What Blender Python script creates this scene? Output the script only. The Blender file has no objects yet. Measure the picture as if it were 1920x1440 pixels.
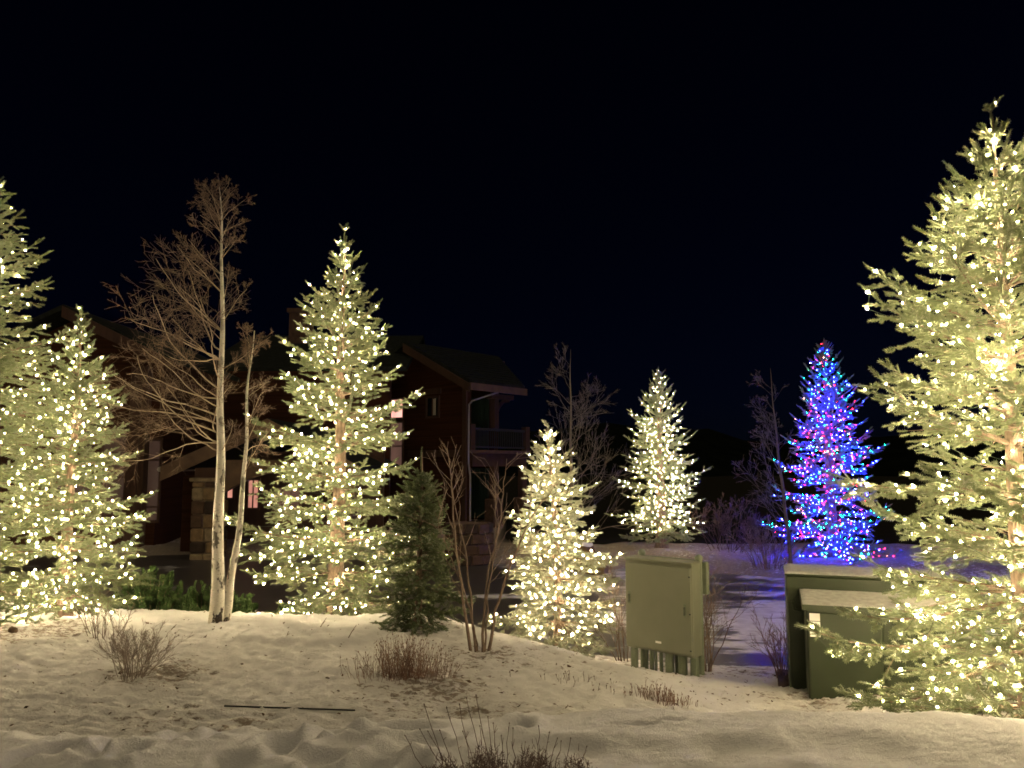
import bpy, math, random
import numpy as np
from mathutils import Vector, Matrix

S = bpy.context.scene
COL = S.collection
R = math.radians

# ------------------------------------------------------------------ camera
EYE = np.array([0.0, 0.0, 2.9])
PITCH = R(5.9)
FPX = 1443.0                      # focal length in photograph pixels (1920 wide)
cam_data = bpy.data.cameras.new('camera')
cam_data.sensor_width = 36.0
cam_data.lens = 36.0 * FPX / 1920.0
cam_data.clip_start = 0.05
cam_data.clip_end = 3000.0
cam = bpy.data.objects.new('camera', cam_data)
cam.location = EYE
cam.rotation_euler = (R(90) + PITCH, 0, 0)
COL.objects.link(cam)
S.camera = cam

# ------------------------------------------------------------------ night sky
world = bpy.data.worlds.new("World")
S.world = world
world.use_nodes = True
wn = world.node_tree.nodes
wl = world.node_tree.links
wn.clear()
w_out = wn.new('ShaderNodeOutputWorld')
w_bg = wn.new('ShaderNodeBackground')
w_sky = wn.new('ShaderNodeTexSky')
w_sky.sky_type = 'NISHITA'
w_sky.sun_disc = False
w_sky.sun_elevation = R(12.0)
w_sky.sun_rotation = R(250)
w_sky.altitude = 2000
w_bg.inputs['Strength'].default_value = 0.00027
w_tint = wn.new('ShaderNodeMix'); w_tint.data_type = 'RGBA'; w_tint.blend_type = 'MULTIPLY'
w_tint.inputs[0].default_value = 1.0
w_tint.inputs[7].default_value = (0.22, 0.30, 1.0, 1)      # deep navy of the night sky
wl.new(w_sky.outputs[0], w_tint.inputs[6])
wl.new(w_tint.outputs[2], w_bg.inputs[0])
wl.new(w_bg.outputs[0], w_out.inputs[0])

# a weak, broad fill light added from behind the camera to lift the foreground snow
sun_d = bpy.data.lights.new('night_fill', 'SUN')
sun_d.energy = 0.23
sun_d.angle = R(60)
sun_d.color = (1.0, 0.80, 0.50)
sun = bpy.data.objects.new('night_fill', sun_d)
sun.rotation_euler = (R(28), 0, R(25))
COL.objects.link(sun)

# ------------------------------------------------------------------ exposure / render settings
S.view_settings.view_transform = 'Standard'
S.view_settings.look = 'None'
S.view_settings.exposure = 1.55
S.view_settings.gamma = 1.0
S.view_settings.use_curve_mapping = False
S.render.engine = 'CYCLES'
S.cycles.max_bounces = 5
S.cycles.diffuse_bounces = 3
S.cycles.glossy_bounces = 3
S.cycles.transmission_bounces = 3
S.cycles.use_denoising = True
S.cycles.sample_clamp_indirect = 6.0
S.cycles.use_light_tree = True
S.cycles.filter_width = 1.7

BULB_L = 350.0          # luminance of one warm bulb
WARM = (1.0, 0.775, 0.445)

# ================================================================== helpers
def depth_x(u, y, v=1000):
    """world x of photograph column u at ground distance y"""
    yc = (720.0 - v) / FPX
    fwd = math.cos(PITCH) - yc * math.sin(PITCH)
    return (u - 960.0) / FPX * y / fwd

def z_at(v, y):
    yc = (720.0 - v) / FPX
    return EYE[2] + y * (math.sin(PITCH) + yc * math.cos(PITCH)) / (math.cos(PITCH) - yc * math.sin(PITCH))

def tag(o, label=None, cat=None, group=None, kind=None):
    if label: o['label'] = label
    if cat: o['category'] = cat
    if group: o['group'] = group
    if kind: o['kind'] = kind
    return o

def empty(name, loc, label, cat, group=None, rz=0.0):
    o = bpy.data.objects.new(name, None)
    o.empty_display_size = 0.1
    o.location = loc
    o.rotation_euler = (0, 0, rz)
    COL.objects.link(o)
    return tag(o, label, cat, group)

class MB:
    """collects triangles and quads in numpy arrays; build() links them as one mesh object"""
    def __init__(self):
        self.v, self.t, self.q, self.mt, self.mq, self.n = [], [], [], [], [], 0
    def add(self, v, tris=None, quads=None, mi=0):
        v = np.asarray(v, float).reshape(-1, 3)
        if tris is not None and len(tris):
            t = np.asarray(tris, int).reshape(-1, 3) + self.n
            self.t.append(t); self.mt.append(np.full(len(t), mi))
        if quads is not None and len(quads):
            q = np.asarray(quads, int).reshape(-1, 4) + self.n
            self.q.append(q); self.mq.append(np.full(len(q), mi))
        self.v.append(v); self.n += len(v)
    def box(self, lo, hi, mi=0, M=None):
        (x0, y0, z0), (x1, y1, z1) = lo, hi
        v = np.array([(x0,y0,z0),(x1,y0,z0),(x1,y1,z0),(x0,y1,z0),(x0,y0,z1),(x1,y0,z1),(x1,y1,z1),(x0,y1,z1)], float)
        if M is not None: v = v @ M[0].T + M[1]
        self.add(v, quads=[(0,3,2,1),(4,5,6,7),(0,1,5,4),(1,2,6,5),(2,3,7,6),(3,0,4,7)], mi=mi)
    def rbox(self, lo, hi, b, mi=0, M=None):
        """box with chamfered edges"""
        lo, hi = np.array(lo, float), np.array(hi, float)
        c, h = (lo + hi) / 2, (hi - lo) / 2
        b = min(b, h.min() * 0.9)
        vs = []; idx = {}
        for sx in (-1, 1):
            for sy in (-1, 1):
                for sz in (-1, 1):
                    for ax in range(3):
                        p = h - b
                        p[ax] = h[ax]
                        idx[(sx, sy, sz, ax)] = len(vs)
                        vs.append(c + p * np.array((sx, sy, sz)))
        v = np.array(vs)
        if M is not None: v = v @ M[0].T + M[1]
        quads = []; tris = []
        I = idx
        def s3(ax, s, a2, b2):
            k = [0, 0, 0]; k[ax] = s; k[(ax+1) % 3] = a2; k[(ax+2) % 3] = b2
            return tuple(k)
        for ax in range(3):
            for s in (-1, 1):
                f = [I[s3(ax, s, p, q) + (ax,)] for p, q in ((-1,-1),(1,-1),(1,1),(-1,1))]
                quads.append(f if s > 0 else f[::-1])
            a1, a2 = (ax+1) % 3, (ax+2) % 3
            for p in (-1, 1):
                for q in (-1, 1):
                    k0, k1 = s3(ax, -1, p, q), s3(ax, 1, p, q)
                    f = [I[k0+(a1,)], I[k1+(a1,)], I[k1+(a2,)], I[k0+(a2,)]]
                    quads.append(f if p * q < 0 else f[::-1])
        for sx in (-1, 1):
            for sy in (-1, 1):
                for sz in (-1, 1):
                    f = [I[(sx,sy,sz,k)] for k in range(3)]
                    tris.append(f if sx*sy*sz > 0 else f[::-1])
        self.add(v, tris, quads, mi)
    def tube(self, pts, rad, sides=6, mi=0, cap=True):
        pts = np.asarray(pts, float); n = len(pts)
        rad = np.broadcast_to(np.asarray(rad, float), (n,))
        d = np.gradient(pts, axis=0)
        d /= np.linalg.norm(d, axis=1)[:, None] + 1e-12
        ref = np.array((0.0, 0, 1)) if abs(d[0][2]) < 0.8 else np.array((1.0, 0, 0))
        u = np.cross(ref, d[0]); u /= np.linalg.norm(u)
        a = np.arange(sides) * 2 * math.pi / sides
        V = []
        for i in range(n):
            u = u - d[i] * (u @ d[i]); u /= np.linalg.norm(u) + 1e-12
            w = np.cross(d[i], u)
            V.append(pts[i] + rad[i] * (np.cos(a)[:, None] * u + np.sin(a)[:, None] * w))
        V = np.concatenate(V)
        q = []
        for i in range(n - 1):
            for k in range(sides):
                k2 = (k + 1) % sides
                q.append((i*sides+k, i*sides+k2, (i+1)*sides+k2, (i+1)*sides+k))
        t = []
        if cap:
            V = np.concatenate([V, pts[:1], pts[-1:]])
            a0, a1 = n*sides, n*sides+1
            for k in range(sides):
                k2 = (k + 1) % sides
                t.append((k2, k, a0)); t.append(((n-1)*sides+k, (n-1)*sides+k2, a1))
        self.add(V, t, q, mi)
    def cones(self, P0, P1, R0, R1, sides=3, mi=0):
        """many open frustums at once"""
        P0, P1 = np.asarray(P0, float), np.asarray(P1, float)
        N = len(P0)
        if N == 0: return
        R0, R1 = np.broadcast_to(R0, (N,)), np.broadcast_to(R1, (N,))
        d = P1 - P0
        d = d / (np.linalg.norm(d, axis=1)[:, None] + 1e-12)
        ref = np.where(np.abs(d[:, 2:3]) < 0.8, np.array([[0, 0, 1.0]]), np.array([[1.0, 0, 0]]))
        u = np.cross(ref, d); u /= np.linalg.norm(u, axis=1)[:, None] + 1e-12
        w = np.cross(d, u)
        a = np.arange(sides) * 2 * math.pi / sides
        ring = np.cos(a)[None, :, None] * u[:, None] + np.sin(a)[None, :, None] * w[:, None]
        A = P0[:, None] + ring * R0[:, None, None]
        B = P1[:, None] + ring * R1[:, None, None]
        V = np.concatenate([A, B], axis=1).reshape(-1, 3)
        k = np.arange(sides); k2 = (k + 1) % sides
        f = np.stack([k, k2, k2 + sides, k + sides], axis=1)
        q = (f[None] + (np.arange(N) * 2 * sides)[:, None, None]).reshape(-1, 4)
        self.add(V, None, q, mi)
    def build(self, name, mats, parent=None, smooth=False, label=None, origin=None):
        v = np.concatenate(self.v) if self.v else np.zeros((0, 3))
        if origin is not None: v = v - np.asarray(origin, float)
        me = bpy.data.meshes.new(name)
        t = np.concatenate(self.t) if self.t else np.zeros((0, 3), int)
        q = np.concatenate(self.q) if self.q else np.zeros((0, 4), int)
        mi = np.concatenate(self.mt + self.mq) if (self.mt or self.mq) else np.zeros(0, int)
        me.vertices.add(len(v)); me.vertices.foreach_set('co', v.astype(np.float32).ravel())
        nl = len(t) * 3 + len(q) * 4
        me.loops.add(nl)
        me.loops.foreach_set('vertex_index', np.concatenate([t.ravel(), q.ravel()]).astype(np.int32))
        me.polygons.add(len(t) + len(q))
        st = np.concatenate([np.arange(len(t)) * 3, len(t) * 3 + np.arange(len(q)) * 4]).astype(np.int32)
        me.polygons.foreach_set('loop_start', st)
        me.polygons.foreach_set('material_index', mi.astype(np.int32))
        me.polygons.foreach_set('use_smooth', np.full(len(st), smooth))
        if not isinstance(mats, (list, tuple)): mats = [mats]
        for m in mats: me.materials.append(m)
        me.update(calc_edges=True); me.validate()
        o = bpy.data.objects.new(name, me)
        if origin is not None: o.location = origin
        COL.objects.link(o)
        if parent is not None: o.parent = parent
        if label: o['label'] = label
        return o

def rot_z(a):
    c, s = math.cos(a), math.sin(a)
    return np.array([(c, -s, 0), (s, c, 0), (0, 0, 1.0)])

# ---------------------------------------------------------------- numpy noise
_rs = np.random.RandomState(5)
_G = _rs.uniform(0, 2 * math.pi, (256, 256))
_GX, _GY = np.cos(_G), np.sin(_G)
def perlin(x, y):
    xi, yi = np.floor(x).astype(int), np.floor(y).astype(int)
    fx, fy = x - xi, y - yi
    u, v = fx*fx*fx*(fx*(fx*6-15)+10), fy*fy*fy*(fy*(fy*6-15)+10)
    def g(i, j, dx, dy):
        a, b = (xi+i) & 255, (yi+j) & 255
        return _GX[a, b]*dx + _GY[a, b]*dy
    n0 = g(0,0,fx,fy)*(1-u) + g(1,0,fx-1,fy)*u
    n1 = g(0,1,fx,fy-1)*(1-u) + g(1,1,fx-1,fy-1)*u
    return (n0*(1-v) + n1*v) * 1.4
def fbm(x, y, oct=4, gain=0.5):
    s, a = 0, 1.0
    for k in range(oct):
        s = s + a * perlin(x * 2**k + 17.3*k, y * 2**k - 9.1*k); a *= gain
    return s
def sst(e0, e1, x):
    t = np.clip((x - e0) / (e1 - e0), 0, 1)
    return t*t*(3-2*t)

# ================================================================== materials
def mat(name):
    m = bpy.data.materials.new(name); m.use_nodes = True
    nt = m.node_tree; nt.nodes.clear()
    out = nt.nodes.new('ShaderNodeOutputMaterial')
    b = nt.nodes.new('ShaderNodeBsdfPrincipled')
    nt.links.new(b.outputs[0], out.inputs[0])
    return m, nt, b, out

def noise(nt, scale, detail=4, rough=0.55, coord='Object', vec=None, stretch=None):
    n = nt.nodes.new('ShaderNodeTexNoise')
    n.inputs['Scale'].default_value = scale
    n.inputs['Detail'].default_value = detail
    n.inputs['Roughness'].default_value = rough
    if vec is None:
        tc = nt.nodes.new('ShaderNodeTexCoord'); vec = tc.outputs[coord]
    if stretch:
        mp = nt.nodes.new('ShaderNodeMapping'); mp.inputs['Scale'].default_value = stretch
        nt.links.new(vec, mp.inputs[0]); vec = mp.outputs[0]
    nt.links.new(vec, n.inputs['Vector'])
    return n.outputs['Fac']

def ramp(nt, fac, stops):
    r = nt.nodes.new('ShaderNodeValToRGB')
    e = r.color_ramp.elements
    while len(e) < len(stops): e.new(0.5)
    for k, (p, c) in enumerate(stops):
        e[k].position = p
        e[k].color = tuple(c) + (1,) if len(c) == 3 else c
    nt.links.new(fac, r.inputs[0])
    return r.outputs[0]

def bump(nt, b, height, strength=0.5, dist=0.02):
    bp = nt.nodes.new('ShaderNodeBump')
    bp.inputs['Strength'].default_value = strength
    bp.inputs['Distance'].default_value = dist
    nt.links.new(height, bp.inputs['Height'])
    nt.links.new(bp.outputs[0], b.inputs['Normal'])

def mixc(nt, fac, a, c):
    m = nt.nodes.new('ShaderNodeMix'); m.data_type = 'RGBA'
    if hasattr(fac, 'node'): nt.links.new(fac, m.inputs[0])
    else: m.inputs[0].default_value = fac
    for k, s in ((6, a), (7, c)):
        if hasattr(s, 'node'): nt.links.new(s, m.inputs[k])
        else: m.inputs[k].default_value = tuple(s) + (1,)
    return m.outputs[2]

def math_n(nt, op, a, c=None):
    m = nt.nodes.new('ShaderNodeMath'); m.operation = op
    for k, s in ((0, a), (1, c)):
        if s is None: continue
        if hasattr(s, 'node'): nt.links.new(s, m.inputs[k])
        else: m.inputs[k].default_value = s
    return m.outputs[0]

def plain(name, col, rough=0.6, var=0.25, scale=8.0, metal=0.0, spec=0.3, bumps=0.0, bscale=None, stretch=None):
    m, nt, b, out = mat(name)
    f = noise(nt, scale, 5, stretch=stretch)
    lo = [max(0, c * (1 - var)) for c in col]; hi = [min(1, c * (1 + var)) for c in col]
    nt.links.new(ramp(nt, f, [(0.3, lo), (0.7, hi)]), b.inputs['Base Color'])
    b.inputs['Roughness'].default_value = rough
    b.inputs['Metallic'].default_value = metal
    b.inputs['Specular IOR Level'].default_value = spec
    if bumps:
        bump(nt, b, noise(nt, bscale or scale * 4, 4, stretch=stretch), bumps, 0.01)
    return m

def needle_mat(name, c_lo, c_hi, frost=0.0):
    m, nt, b, out = mat(name)
    f = noise(nt, 2.3, 3)
    f2 = noise(nt, 24.0, 2)
    c = ramp(nt, f, [(0.32, c_lo), (0.68, c_hi)])
    c = mixc(nt, math_n(nt, 'MULTIPLY', f2, 0.5), c, [k * 1.5 for k in c_hi])
    if frost > 0:
        g = nt.nodes.new('ShaderNodeNewGeometry')
        sx = nt.nodes.new('ShaderNodeSeparateXYZ'); nt.links.new(g.outputs['Normal'], sx.inputs[0])
        up = ramp(nt, sx.outputs[2], [(0.25, (0, 0, 0)), (0.8, (frost,)*3)])
        fr = math_n(nt, 'MULTIPLY', up, ramp(nt, noise(nt, 5.0, 4), [(0.4, (0, 0, 0)), (0.62, (1, 1, 1))]))
        c = mixc(nt, fr, c, (0.62, 0.64, 0.62))
    nt.links.new(c, b.inputs['Base Color'])
    b.inputs['Roughness'].default_value = 0.55
    b.inputs['Specular IOR Level'].default_value = 0.25
    tr = nt.nodes.new('ShaderNodeBsdfTranslucent')
    nt.links.new(c, tr.inputs[0])
    mx = nt.nodes.new('ShaderNodeMixShader'); mx.inputs[0].default_value = 0.25
    nt.links.new(b.outputs[0], mx.inputs[1]); nt.links.new(tr.outputs[0], mx.inputs[2])
    nt.links.new(mx.outputs[0], out.inputs[0])
    return m

def emit_mat(name, col, strength):
    m = bpy.data.materials.new(name); m.use_nodes = True
    nt = m.node_tree; nt.nodes.clear()
    out = nt.nodes.new('ShaderNodeOutputMaterial')
    e = nt.nodes.new('ShaderNodeEmission')
    e.inputs[0].default_value = tuple(col) + (1,)
    e.inputs[1].default_value = strength
    nt.links.new(e.outputs[0], out.inputs[0])
    return m

M = {}
M['needle'] = needle_mat('spruce_needles', (0.104, 0.130, 0.064), (0.158, 0.182, 0.100), 0.40)
M['needle_pale'] = needle_mat('frosted_spruce_needles', (0.165, 0.18, 0.12), (0.225, 0.235, 0.17), 0.55)
M['needle_dark'] = needle_mat('dark_spruce_needles', (0.062, 0.085, 0.035), (0.10, 0.125, 0.055), 0.6)
M['needle_blue'] = needle_mat('blue_spruce_needles', (0.09, 0.12, 0.11), (0.13, 0.16, 0.15), 0.15)
M['needle_mugo'] = needle_mat('mugo_pine_needles', (0.035, 0.065, 0.018), (0.055, 0.095, 0.028), 0.0)
M['bark'] = plain('spruce_bark', (0.15, 0.11, 0.08), 0.9, 0.45, 30, bumps=0.8, bscale=70, stretch=(1, 1, 0.35))
M['twig'] = plain('brown_twigs', (0.135, 0.092, 0.066), 0.8, 0.3, 10)
M['aspen_limb'] = plain('aspen_limb_bark', (0.38, 0.30, 0.22), 0.8, 0.25, 9)
M['twig_red'] = plain('red_brown_stems', (0.19, 0.112, 0.08), 0.8, 0.35, 12)
M['twig_dark'] = plain('dark_shrub_bark', (0.18, 0.13, 0.10), 0.8, 0.35, 14)
M['twig_grey'] = plain('grey_twigs', (0.26, 0.21, 0.18), 0.8, 0.3, 10)
M['twig_far'] = plain('dim_grey_bark', (0.105, 0.088, 0.075), 0.8, 0.3, 10)
M['twig_dusk'] = plain('dusky_thicket_stems', (0.06, 0.035, 0.03), 0.85, 0.3, 5)
M['wire'] = plain('green_light_wire', (0.02, 0.04, 0.02), 0.5, 0.2, 10)
M['bulb'] = emit_mat('warm_bulb_glass', WARM, BULB_L)
for kk, ff in (('lo', 0.45), ('hi', 1.9)): M['bulb_' + kk] = emit_mat('warm_bulb_glass_' + kk, WARM, BULB_L * ff)
for kk, ff in (('lo', 0.5), ('mid', 1.05), ('hi', 2.2)): M['bulb_near_' + kk] = emit_mat('warm_bulb_glass_near_' + kk, WARM, BULB_L * ff)
M['bulb_blue'] = emit_mat('blue_bulb_glass', (0.005, 0.010, 1.0), 1150)
M['bulb_green'] = emit_mat('green_bulb_glass', (0.002, 0.75, 0.25), 90)
M['bulb_red'] = emit_mat('red_bulb_glass', (1.0, 0.006, 0.012), 95)
M['bulb_amber'] = emit_mat('pink_bulb_glass', (1.0, 0.28, 0.12), 40)

def aspen_bark():
    m, nt, b, out = mat('aspen_bark')
    base = ramp(nt, noise(nt, 6, 5), [(0.3, (0.56, 0.53, 0.45)), (0.7, (0.76, 0.73, 0.65))])
    scar = ramp(nt, noise(nt, 9, 5, 0.6, stretch=(1, 1, 0.55)), [(0.54, (0, 0, 0)), (0.58, (1, 1, 1))])
    tc = nt.nodes.new('ShaderNodeTexCoord')
    sx = nt.nodes.new('ShaderNodeSeparateXYZ'); nt.links.new(tc.outputs['Object'], sx.inputs[0])
    low = ramp(nt, math_n(nt, 'MULTIPLY', sx.outputs[2], 0.2), [(0.02, (1, 1, 1)), (0.75, (0.45,)*3)])
    lent = ramp(nt, noise(nt, 26, 3, 0.5, stretch=(1, 1, 4.5)), [(0.63, (0, 0, 0)), (0.67, (0.75,)*3)])
    c = mixc(nt, math_n(nt, 'MULTIPLY', scar, low), base, (0.05, 0.04, 0.03))
    c = mixc(nt, lent, c, (0.10, 0.08, 0.06))
    nt.links.new(c, b.inputs['Base Color'])
    b.inputs['Roughness'].default_value = 0.8
    b.inputs['Specular IOR Level'].default_value = 0.2
    bump(nt, b, scar, 0.4, 0.01)
    return m
M['aspen'] = aspen_bark()

def snow_ground_mat():
    m, nt, b, out = mat('snow_over_soil')
    tc = nt.nodes.new('ShaderNodeTexCoord'); ob = tc.outputs['Object']
    at = nt.nodes.new('ShaderNodeAttribute'); at.attribute_name = 'bare'
    snow = ramp(nt, noise(nt, 3.0, 5, vec=ob), [(0.3, (0.66, 0.66, 0.66)), (0.7, (0.82, 0.82, 0.82))])
    snow = mixc(nt, ramp(nt, at.outputs['Fac'], [(0.0, (0, 0, 0)), (0.5, (1, 1, 1))]), snow, (0.60, 0.59, 0.57))
    soil = ramp(nt, noise(nt, 14.0, 5, vec=ob), [(0.3, (0.10, 0.075, 0.05)), (0.7, (0.23, 0.17, 0.12))])
    f = math_n(nt, 'ADD', noise(nt, 16.0, 8, 0.72, vec=ob, stretch=(0.55, 1.0, 1.0)), math_n(nt, 'MULTIPLY', noise(nt, 1.6, 3, vec=ob), 0.35))
    f = math_n(nt, 'ADD', f, math_n(nt, 'MULTIPLY', at.outputs['Fac'], 0.42))
    k = ramp(nt, f, [(0.93, (0, 0, 0)), (1.0, (0.85,)*3)])
    far_dark = ramp(nt, math_n(nt, 'MULTIPLY', at.outputs['Fac'], 0.4), [(0.5, (0, 0, 0)), (0.8, (1, 1, 1))])  # near-black put into the far ground so the fill light barely shows there
    nt.links.new(ramp(nt, far_dark, [(0.0, (0.25,)*3), (1.0, (0, 0, 0))]), b.inputs['Specular IOR Level'])
    nt.links.new(mixc(nt, far_dark, mixc(nt, k, snow, soil), (0.018, 0.017, 0.013)), b.inputs['Base Color'])
    b.inputs['Roughness'].default_value = 0.75
    h = math_n(nt, 'ADD', noise(nt, 55.0, 6, 0.7, vec=ob), math_n(nt, 'MULTIPLY', noise(nt, 220.0, 3, vec=ob), 0.4))
    bump(nt, b, h, 0.9, 0.022)
    return m
M['snow_ground'] = snow_ground_mat()
M['snow'] = plain('fresh_snow', (0.76, 0.76, 0.77), 0.75, 0.08, 4, bumps=0.4, bscale=60)

M['snow_thin'] = plain('thin_frosted_snow', (0.34, 0.34, 0.31), 0.8, 0.22, 16, bumps=0.5, bscale=60)
def road_mat():
    m, nt, b, out = mat('wet_asphalt_with_ice')
    tc = nt.nodes.new('ShaderNodeTexCoord'); ob = tc.outputs['Object']
    sx = nt.nodes.new('ShaderNodeSeparateXYZ'); nt.links.new(ob, sx.inputs[0])
    asph = ramp(nt, noise(nt, 40, 4, vec=ob), [(0.3, (0.030, 0.028, 0.026)), (0.7, (0.062, 0.058, 0.055))])
    ice = ramp(nt, noise(nt, 5, 5, vec=ob), [(0.3, (0.45, 0.45, 0.47)), (0.7, (0.7, 0.7, 0.72))])
    f = noise(nt, 0.8, 7, 0.68, vec=ob, stretch=(0.5, 1.25, 1))
    # more ice left on the right-hand side of the road, tracks run bare to the left
    gx = ramp(nt, math_n(nt, 'MULTIPLY', math_n(nt, 'ADD', sx.outputs[0], 6.0), 0.07), [(0.30, (0, 0, 0)), (0.60, (1, 1, 1))])
    f = math_n(nt, 'ADD', f, math_n(nt, 'MULTIPLY', gx, 0.11))
    dx = math_n(nt, 'MULTIPLY', math_n(nt, 'ADD', sx.outputs[0], -4.2), 0.42); dy = math_n(nt, 'MULTIPLY', math_n(nt, 'ADD', sx.outputs[1], -13.2), 0.40)
    rr = math_n(nt, 'SQRT', math_n(nt, 'ADD', math_n(nt, 'MULTIPLY', dx, dx), math_n(nt, 'MULTIPLY', dy, dy)))
    f = math_n(nt, 'ADD', f, ramp(nt, rr, [(0.35, (0.12,)*3), (1.0, (0.0,)*3)]))
    f = math_n(nt, 'ADD', f, math_n(nt, 'MULTIPLY', math_n(nt, 'ADD', noise(nt, 3.5, 6, 0.7, vec=ob, stretch=(0.6, 1.5, 1)), -0.5), 0.35))
    k = ramp(nt, f, [(0.62, (0, 0, 0)), (0.68, (0.9,)*3)])
    nt.links.new(mixc(nt, k, asph, ice), b.inputs['Base Color'])
    nt.links.new(ramp(nt, k, [(0, (0.32,)*3), (1, (0.7,)*3)]), b.inputs['Roughness'])
    b.inputs['Specular IOR Level'].default_value = 0.4
    bump(nt, b, math_n(nt, 'ADD', noise(nt, 60, 4, vec=ob), math_n(nt, 'MULTIPLY', k, 1.5)), 0.35, 0.012)
    return m
M['road'] = road_mat()
M['litter'] = plain('dead_leaves', (0.10, 0.065, 0.04), 0.85, 0.5, 30)
M['edging'] = plain('black_edging', (0.018, 0.017, 0.016), 0.6, 0.3, 10)
M['cabinet'] = plain('grey_green_cabinet_paint', (0.175, 0.185, 0.130), 0.5, 0.06, 3, spec=0.35, bumps=0.05, bscale=180)
M['cabinet_dark'] = plain('grey_green_conduit', (0.15, 0.175, 0.12), 0.55, 0.15, 9)
M['steel'] = plain('galvanised_steel', (0.34, 0.35, 0.33), 0.45, 0.2, 20, metal=0.4)
M['handle'] = plain('dull_latch_metal', (0.10, 0.11, 0.08), 0.4, 0.2, 20, metal=0.5)
M['sticker'] = plain('white_sticker', (0.74, 0.73, 0.70), 0.5, 0.04, 10)
M['sticker_line'] = plain('sticker_grey_print', (0.35, 0.34, 0.33), 0.5, 0.1, 10)
M['transformer'] = plain('dark_green_transformer_paint', (0.021, 0.030, 0.012), 0.5, 0.1, 4, spec=0.35, bumps=0.05, bscale=120)
M['siding'] = plain('red_brown_siding', (0.034, 0.013, 0.006), 0.8, 0.3, 2.2, spec=0.1, bumps=0.6, bscale=5, stretch=(0.15, 0.15, 6))
M['timber'] = plain('dark_timber', (0.042, 0.021, 0.013), 0.8, 0.3, 3, bumps=0.4, bscale=20, stretch=(1, 1, 0.2))
M['fascia'] = plain('lighter_timber', (0.075, 0.046, 0.028), 0.7, 0.25, 3)
M['shingle'] = plain('grey_green_shingles', (0.012, 0.014, 0.012), 0.9, 0.35, 6, spec=0.06, bumps=0.8, bscale=9)
M['stucco'] = plain('tan_plaster', (0.30, 0.22, 0.15), 0.85, 0.15, 4)
M['door_green'] = plain('dark_teal_door_paint', (0.022, 0.042, 0.038), 0.6, 0.2, 5, stretch=(6, 6, 0.4))
M['iron'] = plain('black_iron', (0.025, 0.025, 0.025), 0.5, 0.2, 10)
M['gutter'] = plain('grey_downspout', (0.20, 0.19, 0.17), 0.5, 0.1, 10)
for k, c in enumerate([(0.14, 0.095, 0.05), (0.055, 0.033, 0.02), (0.17, 0.13, 0.08), (0.03, 0.02, 0.014)]):
    M['stone%d' % k] = plain('ledge_stone_tone', c, 0.9, 0.3, 7, bumps=0.7, bscale=18)
M['mortar'] = plain('mortar', (0.10, 0.075, 0.055), 0.95, 0.2, 12)
def glass_mat(name, col=(0.01, 0.01, 0.012), emit=None, es=0.0, rough=0.04):
    m, nt, b, out = mat(name)
    b.inputs['Base Color'].default_value = tuple(col) + (1,)
    b.inputs['Roughness'].default_value = rough
    b.inputs['Specular IOR Level'].default_value = 0.6
    if emit:
        f = noise(nt, 1.4, 4, stretch=(1.6, 1.6, 0.7))
        c = ramp(nt, f, [(0.3, [x * 0.55 for x in emit]), (0.7, emit)])
        nt.links.new(c, b.inputs['Emission Color'])
        b.inputs['Emission Strength'].default_value = es
    return m
M['glass'] = glass_mat('dark_window_glass')
M['glass_pink'] = glass_mat('window_lit_from_inside', (0.05, 0.04, 0.04), (0.75, 0.34, 0.28), 0.75)
M['glass_dim'] = glass_mat('dimly_lit_window', (0.05, 0.04, 0.04), (0.50, 0.26, 0.19), 0.09)
M['glass_curtain'] = glass_mat('window_with_dim_blind', (0.06, 0.045, 0.04), (0.40, 0.22, 0.16), 0.035)
M['glass_salmon'] = glass_mat('porch_window_lit', (0.05, 0.04, 0.04), (0.80, 0.33, 0.24), 0.36)
M['curtain'] = plain('grey_curtain', (0.30, 0.28, 0.25), 0.9, 0.1, 20)
M['hill'] = plain('dark_wooded_hill', (0.004, 0.005, 0.004), 1.0, 0.4, 0.3, spec=0.0)

# ================================================================== terrain
_xa = np.array([-40, -8, -5, -3.7, -2, 0, 1, 2, 3, 4.4, 6, 40.0])
_A = np.array([1.1, 1.12, 1.07, 1.0, 0.97, 0.92, 0.80, 0.66, 0.58, 0.72, 0.8, 0.8])
_y0x = np.array([-40, -1.2, 0, 1, 2, 3, 6, 40.0])
_y0 = np.array([10.1, 10.0, 8.9, 8.6, 8.5, 8.2, 7.5, 7.5])
_y1 = np.array([12.6, 12.4, 11.9, 11.3, 10.9, 10.8, 10.6, 10.6])
_cx = np.array([-40, -3.5, -2.5, -1.75, -1.4, -1.0, -0.7, 0.15, 0.9, 1.9, 2.9, 3.5, 5, 40.0])
_cy = np.array([5.2, 5.2, 5.0, 5.25, 5.1, 5.3, 5.4, 5.46, 5.5, 5.42, 5.38, 5.2, 4.9, 4.9])
_bx = np.array([-40, -3, -1, 0.5, 3, 5, 40.0])
_bz = np.array([1.27, 1.25, 1.25, 1.30, 1.30, 1.26, 1.26])
ROAD_Z = 0.25

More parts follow.
